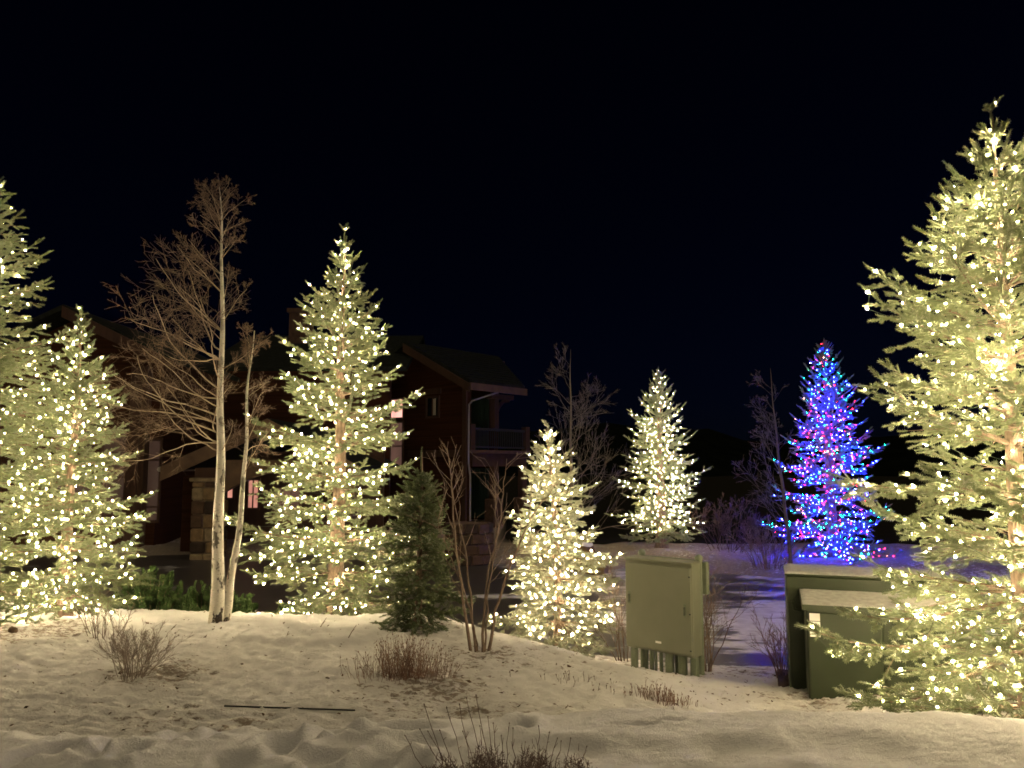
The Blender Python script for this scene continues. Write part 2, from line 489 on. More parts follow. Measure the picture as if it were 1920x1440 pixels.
_fr = np.random.RandomState(11)
DENTS = []
for k in range(70):                                  # footprints trodden into the near bank
    DENTS.append((_fr.uniform(-4.2, 0.25), _fr.uniform(3.3, 5.15), _fr.uniform(0.07, 0.11), _fr.uniform(0.13, 0.2), _fr.uniform(-0.9, 0.9), _fr.uniform(0.025, 0.065)))
DENTS += [(-0.72, 5.08, 0.16, 0.24, 1.4, 0.07), (-0.52, 4.72, 0.11, 0.2, 1.2, 0.05), (-1.05, 4.45, 0.12, 0.22, 1.0, 0.05),
          (0.75, 5.05, 0.05, 0.16, 1.57, 0.03), (1.0, 5.15, 0.05, 0.12, 1.57, 0.03), (0.62, 4.5, 0.22, 0.3, 1.57, 0.035),
          (1.25, 4.55, 0.2, 0.3, 1.57, 0.04), (0.2, 4.6, 0.14, 0.3, 1.5, 0.04), (1.9, 4.6, 0.25, 0.35, 1.5, 0.03)]

def ground_h(x, y, fine=True):
    x = np.asarray(x, float); y = np.asarray(y, float)
    wob = 0.35 * perlin(x * 0.5 + 3, y * 0.5)
    A = np.interp(x, _xa, _A) - 0.045 * np.clip(y - 6.5, 0, 4) * sst(0.3, 1.8, x) * (1 - sst(3.2, 4.4, x))
    low = np.full_like(x, ROAD_Z - 0.02)
    # far snowbank beyond the road and the raised ground around the lodge
    fb = np.interp(x, [-60, -4, 0.5, 1.8, 3.2, 6.5, 9, 60], [23.5, 23.0, 20.5, 19.5, 20.3, 18.4, 18.0, 18.0])
    rise = sst(fb - 0.5, fb + 1.1, y + 0.35 * perlin(x * 0.9, y * 0.3 + 5))
    low = low + rise * (0.20 + 0.10 * fbm(x * 0.5, y * 0.5, 3) + 0.10 * sst(1.0, 3.0, x) * (1 - sst(fb + 2.5, fb + 5, y))) + 0.012 * np.clip(y - 40, 0, 400) * (y > 40)
    low = low - 0.1 * 0
    y0 = np.interp(x, _y0x, _y0) + wob; y1 = np.interp(x, _y0x, _y1) + wob
    k = sst(y0, y1, y)
    mid = A * (1 - k) + low * k
    yc = np.interp(x, _cx, _cy) + 0.05 * perlin(x * 2.2, y * 0 + 1.7)
    bz = np.interp(x, _bx, _bz) + 0.02 * np.clip(4.5 - y, 0, 10) * 0
    kb = sst(yc - 0.12, yc + 0.42, y)
    # rounded shoulder at the crest of the bank
    bank = bz - 0.05 * sst(yc - 0.7, yc, y) + 0.02 * np.sin(y * 2.1 + x * 0.8) * (1 - kb)
    h = bank * (1 - kb) + mid * kb
    if fine:
        nb = (1 - kb)
        left = 1 - sst(-0.2, 1.0, x)
        h = h + nb * (0.012 * fbm(x * 1.7, y * 2.4, 2) + 0.006 * left * fbm(x * 4.5, y * 6.0, 3) + 0.009 * fbm(x * 14, y * 18, 3, 0.65))
        near = (y < 6) & (y > 2)
        if near.any():
            xn, yn = x[near], y[near]
            dd = np.zeros_like(xn)
            for cx, cy, rx, ry, a, dep in DENTS:
                dx, dy = xn - cx, yn - cy
                c, s = math.cos(a), math.sin(a)
                q = ((dx * c + dy * s) / rx) ** 2 + ((-dx * s + dy * c) / ry) ** 2
                dd += dep * (-np.exp(-q ** 2.2) + 0.35 * np.exp(-((np.sqrt(q) - 1.45) / 0.4) ** 2))
            h[near] += dd * nb[near]
        mk = kb * (1 - k)
        h = h + mk * (0.03 * fbm(x * 1.3, y * 1.6, 2) + 0.030 * fbm(x * 4.5, y * 7.5, 4, 0.6) + 0.011 * fbm(x * 19, y * 25, 3, 0.6))
        # low slab of unbroken snow left on the mound
        sl = sst(0.0, 0.10, 0.42 - np.abs(y - 8.95 - 0.25 * perlin(x * 1.1, x * 0 + 2.2))) * sst(-3.1, -2.95, x + 0.1 * perlin(x * 0 + 4, y * 3)) * (1 - sst(-1.62, -1.5, x))
        h = h + 0.07 * sl * (0.8 + 0.4 * perlin(x * 2.0 + 8, y * 2.0))
        # soft drift in front of the cabinet
        h = h + 0.10 * np.exp(-((x - 1.15) / 0.5) ** 2 - ((y - 7.9) / 0.45) ** 2)
    return h

def gh(x, y, fine=False):
    return float(ground_h(np.array([x]), np.array([y]), fine)[0])

def build_ground():
    xs = np.concatenate([-np.geomspace(600, 7.2, 46)[:-1], np.arange(-7.2, 6.4, 0.032), np.geomspace(6.4, 600, 46)])
    ys = np.concatenate([-np.geomspace(400, 2, 16), np.arange(-1.5, 3.0, 0.5), np.arange(3.0, 6.6, 0.021), np.arange(6.6, 10.4, 0.036), np.arange(10.4, 13, 0.08), np.arange(13, 26, 0.22), np.geomspace(26, 900, 50)])
    X, Y = np.meshgrid(xs, ys)
    Z = ground_h(X.ravel(), Y.ravel())
    v = np.stack([X.ravel(), Y.ravel(), Z], axis=1)
    nx, ny = len(xs), len(ys)
    i = (np.arange(ny - 1)[:, None] * nx + np.arange(nx - 1)[None]).ravel()
    q = np.stack([i, i + 1, i + 1 + nx, i + nx], axis=1)
    mb = MB(); mb.add(v, None, q)
    o = mb.build('snowy_ground', M['snow_ground'], smooth=True)
    # how far the snow has been trodden or blown thin; the highest values darken the far ground
    x, y = X.ravel(), Y.ravel()
    yc = np.interp(x, _cx, _cy)
    y0 = np.interp(x, _y0x, _y0); y1 = np.interp(x, _y0x, _y1)
    bare = sst(yc + 0.05, yc + 0.5, y) * (0.32 - 0.20 * sst(8.0, 9.6, y) + 0.5 * (sst(y0 + 0.3, y1 - 0.4, y)))
    bare = bare * (1 - 0.5 * sst(13, 18, y)) + 0.66 * sst(17.0, 19.0, y)
    bare += 0.22 * np.exp(-((x + 2.5) / 1.0) ** 2 - ((y - 5.8) / 0.5) ** 2) + 0.3 * np.exp(-((x + 0.2) / 0.9) ** 2 - ((y - 6.3) / 0.6) ** 2)
    for (cx, cy, r) in ((-0.75, 7.3, 0.55), (-0.3, 8.3, 0.5), (-3.2, 7.3, 0.5), (3.0, 8.0, 0.5), (0.6, 9.7, 0.9), (-1.1, 9.4, 0.6), (-5.0, 9.0, 0.7), (-6.0, 8.2, 0.8), (2.0, 9.3, 0.5), (4.4, 6.4, 0.7)):
        bare += 0.42 * np.exp(-((x - cx) ** 2 + (y - cy) ** 2) / r ** 2)
    # beyond the far snowbank the ground colour is darkened to hide fill-lit snow
    bare += 3.0 * sst(23.5, 26.0, y) * sst(-1.0, 1.0, x) + 3.0 * sst(34, 38, y)
    at = o.data.attributes.new('bare', 'FLOAT', 'POINT')
    at.data.foreach_set('value', np.clip(bare, 0, 3.0).astype(np.float32))
    tag(o, 'snow covered garden bank and mound with trodden footprints', kind='structure')
    return o
build_ground()

# the road: a flat sheet that the banks rise out of
mb = MB()
xs = np.linspace(-70, 70, 57); ys = np.linspace(10.2, 24.5, 12)
X, Y = np.meshgrid(xs, ys)
v = np.stack([X.ravel(), Y.ravel(), np.full(X.size, ROAD_Z)], axis=1)
i = (np.arange(len(ys)-1)[:, None] * len(xs) + np.arange(len(xs)-1)[None]).ravel()
mb.add(v, None, np.stack([i, i+1, i+1+len(xs), i+len(xs)], axis=1))
tag(mb.build('road', M['road']), 'wet dark road with streaks of ice behind the cabinets', kind='structure')

# dark wooded hill closing the view
mb = MB()
xs = np.linspace(-260, 330, 90); rows = []
prof = 8 + 9 * fbm(xs * 0.012 + 2, xs * 0 + 1, 4) + 5 * np.abs(perlin(xs * 0.35, xs * 0 + 3)) * 0.6
prof = np.clip(prof, 3, None)
for yy, f in ((95, 0.0), (120, 0.45), (150, 1.0), (220, 0.9), (300, 0.0)):
    rows.append(np.stack([xs * (yy / 150.0), np.full_like(xs, yy) + 6 * perlin(xs * 0.05, xs * 0 + yy), prof * f - (1 - f) * 1.0 + 0.012 * (yy - 40)], axis=1))
v = np.concatenate(rows); n = len(xs)
i = (np.arange(4)[:, None] * n + np.arange(n - 1)[None]).ravel()
mb.add(v, None, np.stack([i, i+1, i+1+n, i+n], axis=1))
tag(mb.build('hill', M['hill'], smooth=True), 'dark wooded hill beyond the road', kind='structure')

# ================================================================== lodge
lodge = empty('ski_lodge', (-6.0, 27.0, 0.3), 'dark timber lodge with gabled balcony, stone pillars and lit windows', 'building')
LO = np.array(lodge.location)
Oa = np.array([-4.26, 30.0, 0.0])
A_ = np.array([0.643, 0.766, 0.0]); B_ = np.array([0.766, -0.643, 0.0]); Z_ = np.array([0, 0, 1.0])
FR = (np.stack([A_, B_, Z_], axis=1), Oa)            # local (a, b, z) of the right-hand gable block -> world
def P(o, parent=lodge): return o
def lpart(mb, name, m, parent=None, smooth=False):
    """part of the lodge: world-space mesh re-based on the lodge's origin"""
    o = mb.build(name, m, None, smooth)
    o.parent = parent or lodge
    o.matrix_parent_inverse = Matrix.Translation(-Vector(LO))
    if parent is not None:
        o.matrix_parent_inverse = Matrix.Identity(4)
    return o
def prism(mb, pts, ext, M=None, mi=0):
    """polygon (list of 3-D points, convex) extruded by vector ext"""
    p = np.array(pts, float); n = len(p); e = np.array(ext, float)
    v = np.concatenate([p, p + e])
    if M is not None: v = v @ M[0].T + M[1]
    q = [(k, (k+1) % n, n + (k+1) % n, n + k) for k in range(n)]
    t = [(0, k+1, k) for k in range(1, n-1)] + [(n, n+k, n+k+1) for k in range(1, n-1)]
    mb.add(v, t, q, mi)

def rz(b):                                           # underside of the gable roof
    return 7.52 - abs(b) * 0.51 if b >= 0 else 7.52 - abs(b) * 0.42
# gable wall of the balcony block (faces the photographer's left)
mb = MB(); prism(mb, [(0.7, -6.5, 0.2), (0.7, 2.76, 0.2), (0.7, 2.76, rz(2.76)), (0.7, 0, rz(0)), (0.7, -6.5, rz(-6.5))], (0.25, 0, 0), FR)
lpart(mb, 'wall', M['siding'])
mb = MB(); prism(mb, [(2.6, -6.5, 0.2), (2.6, 2.45, 0.2), (2.6, 2.45, rz(2.45)), (2.6, 0, rz(0)), (2.6, -6.5, rz(-6.5))], (0.25, 0, 0), FR)
lpart(mb, 'wall', M['siding'])
# battens that frame the gable wall
mb = MB()
mb.box((0.62, 2.60, 0.2), (0.697, 2.80, 6.05), 0, FR); mb.box((0.64, -0.4, 3.15), (0.697, 2.597, 3.42), 0, FR)
lpart(mb, 'wall_trim', M['timber'])
# siding boards, one mesh: courses too fine to tell apart singly
mb = MB()
for k in range(28):
    z0 = 0.3 + k * 0.24
    bmax = 2.58; bmin = -0.5
    top = z0 + 0.225
    if top > rz(bmax): bmax = max(0.2, (7.45 - top) / 0.51)
    if top > 6.95: break
    mb.box((0.672, bmin, z0), (0.698, bmax, top), 0, FR)
o = lpart(mb, 'siding_boards', M['siding']); o['kind'] = 'stuff'
# roof planes
def roof_plane(pts, thick=0.16, name='roof', m='shingle', parent=None):
    p = np.array(pts, float)
    mb = MB(); prism(mb, p, (0, 0, thick))
    return lpart(mb, name, M[m], parent)
def L2W(a, b, z): return (Oa + a * A_ + b * B_ + z * Z_)
rf = roof_plane([L2W(0, 0, 7.53), L2W(0, 3.54, 5.76), L2W(3.2, 3.54, 5.76), L2W(5.7, 0, 7.53)])
roof_plane([L2W(0, 0, 7.53), L2W(5.7, 0, 7.53), L2W(3.2, -7.0, 4.6), L2W(0, -7.0, 4.6)])
# shingle courses as shallow steps on the visible slope
nrm = np.cross(L2W(1, 0, 0) - L2W(0, 0, 0), L2W(0, 3.54, 5.76) - L2W(0, 0, 7.53)); nrm /= np.linalg.norm(nrm)
if nrm[2] < 0: nrm = -nrm
mb = MB()
for k in range(13):
    b0, b1 = k * 3.54 / 13, (k + 1) * 3.54 / 13 + 0.02
    z0, z1 = 7.70 - b0 * 0.5, 7.70 - b1 * 0.5
    e0, e1 = 5.66 - b0 * 0.706, 5.66 - b1 * 0.706
    q0 = [L2W(0.03, b0, z0), L2W(0.03, b1, z1 + 0.03), L2W(e1, b1, z1 + 0.03), L2W(e0, b0, z0)]
    prism(mb, q0, -nrm * 0.03)
o = lpart(mb, 'shingle_courses', M['shingle']); o['kind'] = 'stuff'
# rake board, eave fascia, ridge beam end, rafters
mb = MB()
prism(mb, [(-0.06, 0, 7.28), (-0.06, 3.58, 5.48), (-0.06, 3.58, 5.78), (-0.06, 0, 7.60)], (0.055, 0, 0), FR)
lpart(mb, 'rake_board', M['timber'])
mb = MB(); mb.box((0.0, 3.545, 5.56), (3.25, 3.62, 5.82), 0, FR); lpart(mb, 'eave_fascia', M['fascia'])
mb = MB(); mb.box((4.9, -0.13, 7.1), (5.95, 0.13, 7.50), 0, FR); lpart(mb, 'ridge_beam', M['fascia'])
for k in range(6):
    mb = MB(); a0 = 0.2 + k * 0.58
    prism(mb, [(a0, 2.78, 6.0), (a0, 3.53, 5.62), (a0, 3.53, 5.75), (a0, 2.78, 6.13)], (0.12, 0, 0), FR)
    lpart(mb, 'rafter_tail', M['fascia'])
# balcony
zb = 3.41
mb = MB(); mb.box((0.72, 1.352, zb - 0.12), (4.3, 2.95, zb), 0, FR); lpart(mb, 'balcony_floor', M['fascia'])
mb = MB(); mb.box((0.95, 2.55, zb - 0.62), (4.2, 2.80, zb - 0.125), 0, FR); lpart(mb, 'balcony_beam', M['timber'])
for (a0, w, zt) in ((0.80, 0.24, 4.38), (4.06, 0.24, 4.38)):
    mb = MB(); mb.box((a0, 2.66, zb), (a0 + w, 2.9, zt), 0, FR); lpart(mb, 'railing_post', M['timber'])
rail = MB(); rail.box((1.045, 2.74, 4.16), (4.055, 2.83, 4.25), 0, FR); rail.box((1.045, 2.75, zb + 0.08), (4.055, 2.82, zb + 0.14), 0, FR)
rl = lpart(rail, 'balcony_railing', M['iron'])
for k in range(26):
    mb = MB(); a0 = 1.10 + k * 0.114
    mb.box((a0, 2.77, zb + 0.14), (a0 + 0.03, 2.80, 4.16), 0, FR)
    b = lpart(mb, 'baluster', M['iron'], rl); b.matrix_parent_inverse = Matrix.Identity(4)
mb = MB(); mb.box((2.25, 2.56, 4.26), (2.49, 2.80, 5.75), 0, FR); mb.box((2.0, 2.50, 5.42), (3.35, 2.86, 5.60), 0, FR)
lpart(mb, 'roof_post', M['timber'])
mb = MB()
arc = [L2W(2.49 + 0.75 * (1 - math.cos(t)), 2.68, 4.75 + 0.66 * math.sin(t)) for t in np.linspace(0, math.pi/2, 9)]
mb.tube(arc, 0.08, 6); lpart(mb, 'post_bracket', M['timber'])
for (a0, b0) in ((2.20, 2.56), (3.95, 2.56)):
    mb = MB(); mb.box((a0, b0, 1.55), (a0 + 0.26, b0 + 0.26, zb - 0.625), 0, FR); lpart(mb, 'porch_post', M['timber'])
    mb = MB(); mb.rbox((a0 - 0.14, b0 - 0.14, 0.3), (a0 + 0.40, b0 + 0.40, 1.545), 0.04, 0, FR); lpart(mb, 'stone_plinth', M['stone1'])
# downspout
mb = MB()
pth = [L2W(1.9, 3.3, 5.62), L2W(0.9, 2.86, 5.25), L2W(0.72, 2.86, 5.1), L2W(0.70, 2.87, 3.6), L2W(0.70, 2.87, 2.9), L2W(0.8, 2.87, 2.4), L2W(0.8, 2.87, 0.4)]
mb.tube(pth, 0.035, 6); lpart(mb, 'downspout', M['gutter'])
# teal double door under the balcony and balcony door
def door(b0, b1, z0, z1, a=2.598):
    mb = MB(); mb.box((a - 0.04, b0, z0), (a, b1, z1), 0, FR); d = lpart(mb, 'door', M['door_green'])
    n = 5
    for k in range(n):
        mb = MB(); w = (b1 - b0) / n
        mb.box((a - 0.06, b0 + k * w + 0.01, z0 + 0.04), (a - 0.041, b0 + (k + 1) * w - 0.01, z1 - 0.04), 0, FR)
        q = lpart(mb, 'panel', M['door_green'], d); q.matrix_parent_inverse = Matrix.Identity(4)
    mb = MB(); mb.box((a - 0.11, b1 - 0.14, z0 + 0.95), (a - 0.061, b1 - 0.1, z0 + 1.15), 0, FR)
    q = lpart(mb, 'handle', M['iron'], d); q.matrix_parent_inverse = Matrix.Identity(4)
door(0.9, 2.35, 0.75, 2.72); door(1.1, 2.2, zb + 0.02, 5.55)
for k in range(3):
    mb = MB(); mb.box((1.95 - 0.38 * k, 0.9, 0.2), (2.32 - 0.38 * k, 2.5, 0.72 - k * 0.16), 0, FR); lpart(mb, 'step', M['stone3'])

def window(fr, lo, hi, axis, m, cols=2, rowsz=(1.0,), frame=0.07, mf='timber', proud=0.06, sgn=-1):
    """window set on a wall plane: fr = frame, lo/hi = (along, z), axis = 'b' on the gable or 'x' on walls facing the camera"""
    (s0, z0), (s1, z1) = lo, hi
    plane = fr[2]
    def bx(mb, sa, za, sb, zb_, d0, d1):
        if axis == 'b': mb.box((plane - d1, sa, za), (plane - d0, sb, zb_), 0, FR)
        else: mb.box((sa, plane - d1, za), (sb, plane - d0, zb_))
    mb = MB()
    bx(mb, s0 - frame, z0 - frame, s0, z1 + frame, 0.002, proud); bx(mb, s1, z0 - frame, s1 + frame, z1 + frame, 0.002, proud)
    bx(mb, s0, z0 - frame, s1, z0, 0.002, proud); bx(mb, s0, z1, s1, z1 + frame, 0.002, proud)
    w = lpart(mb, 'window', M[mf])
    tot = sum(rowsz); zc = z0
    for r in rowsz:
        dz = (z1 - z0) * r / tot
        for c in range(cols):
            ds = (s1 - s0) / cols
            mb = MB(); bx(mb, s0 + c * ds + 0.015, zc + 0.015, s0 + (c + 1) * ds - 0.015, zc + dz - 0.015, 0.004, 0.016)
            p = lpart(mb, 'pane', M[m], w); p.matrix_parent_inverse = Matrix.Identity(4)
        zc += dz
    def bar(*a):
        mb = MB(); bx(mb, *a)
        p = lpart(mb, 'mullion', M[mf], w); p.matrix_parent_inverse = Matrix.Identity(4)
    for c in range(1, cols): bar(s0 + c * (s1 - s0) / cols - 0.02, z0, s0 + c * (s1 - s0) / cols + 0.02, z1, 0.017, 0.05)
    zc = z0
    for r in rowsz[:-1]:
        zc += (z1 - z0) * r / tot
        bar(s0, zc - 0.025, s1, zc + 0.025, 0.018, 0.049)
    return w
w = window((0, 0, 0.672), (0.68, 4.73), (1.30, 5.45), 'b', 'glass', 2)
mb = MB(); mb.box((0.645, 1.02, 4.77), (0.652, 1.16, 5.40), 0, FR)
p = lpart(mb, 'curtain', M['curtain'], w); p.matrix_parent_inverse = Matrix.Identity(4)
mb = MB(); mb.box((0.60, 0.55, 5.60), (0.671, 1.45, 5.80), 0, FR); lpart(mb, 'lintel', M['timber'])
window((0, 0, 0.698), (-4.1, 4.75), (-2.75, 5.55), 'b', 'glass_pink', 2, (1.0,))
window((0, 0, 0.698), (-2.55, 4.75), (-0.75, 5.50), 'b', 'glass_pink', 2, (1.0,))
window((0, 0, 0.698), (-4.1, 2.65), (-0.75, 4.55), 'b', 'glass_dim', 3, (1.0, 1.0))

# middle block behind the entrance porch
mb = MB(); mb.box((-11.2, 29.0, 0.2), (-4.6, 29.3, 6.5)); lpart(mb, 'wall', M['siding'])
roof_plane([(-11.6, 28.3, 6.3), (-3.9, 28.3, 6.3), (-3.9, 33.5, 8.35), (-11.6, 33.5, 8.35)])
roof_plane([(-11.6, 33.52, 8.35), (-3.9, 33.52, 8.35), (-3.9, 38.5, 6.3), (-11.6, 38.5, 6.3)])
xc0, xc1 = depth_x(530, 32), depth_x(566, 32)
mb = MB(); mb.box((xc0, 32, 6.9), (xc1, 33, 9.25)); mb.box((xc0 - 0.08, 31.92, 9.252), (xc1 + 0.08, 33.08, 9.42))
lpart(mb, 'chimney', M['stone1'])
# left wing with its own gable
yl = 24.0
xa, xb, xp = -18.5, -11.0, -13.75
mb = MB(); prism(mb, [(xa, yl, 0.2), (xb, yl, 0.2), (xb, yl, 6.15), (xp, yl, 7.45), (xa, yl, 5.2)], (0, 0.25, 0)); lpart(mb, 'wall', M['siding'])
mb = MB(); mb.box((xb - 0.25, yl + 0.252, 0.2), (xb, 29.0 - 0.002, 6.15)); lpart(mb, 'wall', M['siding'])
roof_plane([(xp, yl - 0.8, 7.60), (xb + 0.7, yl - 0.8, 5.95), (xb + 0.7, 32, 5.95), (xp, 32, 7.60)])
roof_plane([(xp, yl - 0.8, 7.60), (xp, 32, 7.60), (xa - 0.6, 32, 5.0), (xa - 0.6, yl - 0.8, 5.0)])
mb = MB()
prism(mb, [(xp, yl - 0.86, 7.35), (xb + 0.74, yl - 0.86, 5.68), (xb + 0.74, yl - 0.86, 6.0), (xp, yl - 0.86, 7.70)], (0, 0.055, 0))
lpart(mb, 'rake_board', M['timber'])
for (u0, u1) in ((232, 252), (254, 264)):
    mb = MB(); mb.box((depth_x(u0, yl - 0.3), yl - 0.35, 0.2), (depth_x(u1, yl - 0.3), yl - 0.02, 5.9)); lpart(mb, 'pilaster', M['timber'])
window((0, 0, yl), (depth_x(186, yl), 1.35), (depth_x(229, yl), 3.9), 'x', 'glass_curtain', 1, (1.2, 0.5, 1.0))
window((0, 0, yl), (depth_x(270, yl), 1.15), (depth_x(294, yl), 3.62), 'x', 'glass_curtain', 1, (0.45, 1.55, 0.65))
window((0, 0, yl), (depth_x(95, yl), 1.35), (depth_x(165, yl), 3.9), 'x', 'glass_curtain', 2, (1.2, 0.5, 1.0))
# entrance porch
yp = 22.0
px = lambda u: depth_x(u, yp)
pxl, pxr, pxa = px(322), px(680), px(505)
za_, ze_ = 4.05, 2.72
roof_plane([(pxa, yp - 0.5, za_), (pxa, 28.9, za_), (pxl - 0.15, 28.9, ze_), (pxl - 0.15, yp - 0.5, ze_)], 0.12)
roof_plane([(pxa, yp - 0.5, za_), (pxr, yp - 0.5, ze_), (pxr, 28.9, ze_), (pxa, 28.9, za_)], 0.12)
mb = MB()
prism(mb, [(pxl - 0.15, yp - 0.56, ze_ - 0.30), (pxa, yp - 0.56, za_ - 0.30), (pxa, yp - 0.56, za_ + 0.10), (pxl - 0.15, yp - 0.56, ze_ + 0.10)], (0, 0.055, 0))
prism(mb, [(pxa + 0.002, yp - 0.56, za_ - 0.30), (pxr, yp - 0.56, ze_ - 0.30), (pxr, yp - 0.56, ze_ + 0.10), (pxa + 0.002, yp - 0.56, za_ + 0.10)], (0, 0.055, 0))
lpart(mb, 'porch_rake_board', M['fascia'])
mb = MB(); mb.tube([(pxl - 0.25, yp - 0.4, ze_ + 0.02), (pxl - 0.25, 28.0, ze_ + 0.02)], 0.07, 8); lpart(mb, 'gutter', M['gutter'])
# arched beam of the porch: a curved soffit built in segments
mb = MB(); n = 14
ax0, ax1 = px(416), px(640)
for k in range(n):
    t0, t1 = k / n, (k + 1) / n
    f = lambda t: 2.05 + 0.62 * math.sin(math.pi * t)
    g = lambda t: min(3.0, za_ - 0.33 - abs(ax0 + (ax1 - ax0) * t - pxa) * (za_ - ze_) / (pxa - pxl))
    xa_, xb_ = ax0 + (ax1 - ax0) * t0, ax0 + (ax1 - ax0) * t1
    prism(mb, [(xa_, yp - 0.2, f(t0)), (xb_, yp - 0.2, f(t1)), (xb_, yp - 0.2, max(f(t1) + 0.05, g(t1))), (xa_, yp - 0.2, max(f(t0) + 0.05, g(t0)))], (0, 0.25, 0))
lpart(mb, 'arched_beam', M['fascia'])
# stone pillars of the porch, stone by stone
def pillar(x0, x1, y0, y1, z0, z1, seed):
    rg = random.Random(seed)
    mb = MB(); mb.box((x0 + 0.04, y0 + 0.04, z0), (x1 - 0.04, y1 - 0.04, z1 - 0.1))
    pl = lpart(mb, 'stone_pillar', M['mortar'])
    mb = MB(); mb.rbox((x0 - 0.06, y0 - 0.06, z1 - 0.098), (x1 + 0.06, y1 + 0.06, z1), 0.02)
    c = lpart(mb, 'capstone', M['stone2'], pl); c.matrix_parent_inverse = Matrix.Identity(4)
    z = z0
    while z < z1 - 0.2:
        h = min(rg.uniform(0.22, 0.42), z1 - 0.11 - z)
        for side in range(2):
            s = 0.0; Lx = (x1 - x0) if side == 0 else (y1 - y0)
            while s < Lx - 0.02:
                w_ = rg.uniform(0.24, 0.48)
                if Lx - s - w_ < 0.2: w_ = Lx - s
                d = rg.uniform(0.0, 0.05); j = 0.012
                mb = MB()
                if side == 0: mb.rbox((x0 + s + j, y0 - d, z + j), (x0 + s + w_ - j, y0 + 0.12, z + h - j), 0.03)
                else: mb.rbox((x1 - 0.12, y0 + s + j + (0.13 if s == 0 else 0), z + j), (x1 + d, y0 + s + w_ - j, z + h - j), 0.03)
                q = lpart(mb, 'stone', M['stone%d' % rg.choice([0, 0, 1, 1, 2, 3, 3])], pl); q.matrix_parent_inverse = Matrix.Identity(4)
                s += w_
        z += h
pillar(px(364), px(414), yp - 0.3, yp + 0.45, 0.15, 2.5, 3)
pillar(px(622), px(668), yp - 0.3, yp + 0.45, 0.15, 2.5, 4)
for ua, ub in ((366, 412), (624, 666)):
    mb = MB(); mb.box((px(ua), yp - 0.2, 2.502), (px(ub), yp + 0.4, 2.78)); lpart(mb, 'porch_post', M['timber'])
# porch back wall with its lit windows, and a dark side wall
mb = MB(); mb.box((pxl + 0.1, 26.0, 0.2), (pxr - 0.1, 26.2, 3.3)); lpart(mb, 'wall', M['timber'])
mb = MB(); mb.box((px(305), yp + 1.2, 0.2), (px(360), yp + 1.4, 2.55)); lpart(mb, 'wall', M['siding'])
f26 = lambda u: depth_x(u, 26)
window((0, 0, 26.0), (f26(421), 1.75), (f26(434), 2.4), 'x', 'glass_salmon', 1)
window((0, 0, 26.0), (f26(463), 1.42), (f26(482), 2.35), 'x', 'glass_salmon', 2, (1.0, 1.0))
window((0, 0, 26.0), (f26(512), 1.3), (f26(560), 2.1), 'x', 'glass_dim', 3)

# round stone planter and boulders by the lodge steps
def rock(name, c, s, seed, m, label=None, cat=None, parent=None, group=None, snow=False):
    rg = np.random.RandomState(seed)
    nu, nv = 14, 9
    V = []
    for j in range(nv + 1):
        ph = math.pi * j / nv
        for i in range(nu):
            th = 2 * math.pi * i / nu
            V.append((math.cos(th) * math.sin(ph), math.sin(th) * math.sin(ph), math.cos(ph)))
    V = np.array(V)
    k = 1 + 0.25 * perlin(V[:, 0] * 1.7 + seed, V[:, 1] * 1.7 + V[:, 2] * 1.3) + 0.1 * perlin(V[:, 0] * 4 + seed, V[:, 2] * 4)
    V = np.sign(V) * np.abs(V) ** 0.75 * k[:, None] * np.array(s)
    V[:, 2] = np.clip(V[:, 2], -s[2] * 0.8, None)
    q = [(j*nu+i, (j+1)*nu+i, (j+1)*nu+(i+1) % nu, j*nu+(i+1) % nu) for j in range(nv) for i in range(nu)]
    mats = [M[m], M['snow']]
    mb = MB(); mb.add(V, None, q)
    o = mb.build(name, mats, parent)
    if snow:
        mis = []
        for p in o.data.polygons: p.material_index = 1 if p.normal.z > 0.55 else 0
    o.location = c
    if label: tag(o, label, cat, group)
    return o
pl = empty('stone_planter', (depth_x(880, 21), 21, 0.25), 'round brown stone planter beside the lodge steps', 'planter')
rg = random.Random(9)
for row in range(4):
    for k in range(11):
        a0 = (k + 0.5 * (row % 2)) * 2 * math.pi / 11
        mb = MB(); w_ = 0.62 * math.tan(math.pi / 11) * 0.94
        mb.rbox((0.50, -w_, row * 0.27 + 0.008), (0.62 + rg.uniform(0, 0.04), w_, row * 0.27 + 0.255), 0.025, 0, (rot_z(a0), np.zeros(3)))
        mb.build('stone', M['stone%d' % rg.choice([1, 1, 3])], pl)
mb = MB(); mb.tube([(0, 0, 0.0), (0, 0, 1.05)], 0.5, 14); mb.build('soil_core', M['litter'], pl)
rock('boulder', (depth_x(1093, 19.6), 19.6, 0.5), (0.33, 0.3, 0.42), 4, 'stone0', 'upright snow dusted boulder behind the short pale spruce', 'boulder', snow=True)
rock('boulder', (depth_x(1118, 19.2), 19.2, 0.42), (0.36, 0.5, 0.3), 8, 'stone0', 'flat topped boulder with snow cap nearest the far snowbank', 'boulder', snow=True)
mb = MB(); mb.box((-0.25, -0.09, -0.01), (0.25, 0.09, 0.05))
o = mb.build('plank', M['edging']); o.location = (depth_x(1138, 17.8), 17.8, ROAD_Z + 0.03)
tag(o, 'short dark plank lying on the ice behind the short pale spruce', 'plank')

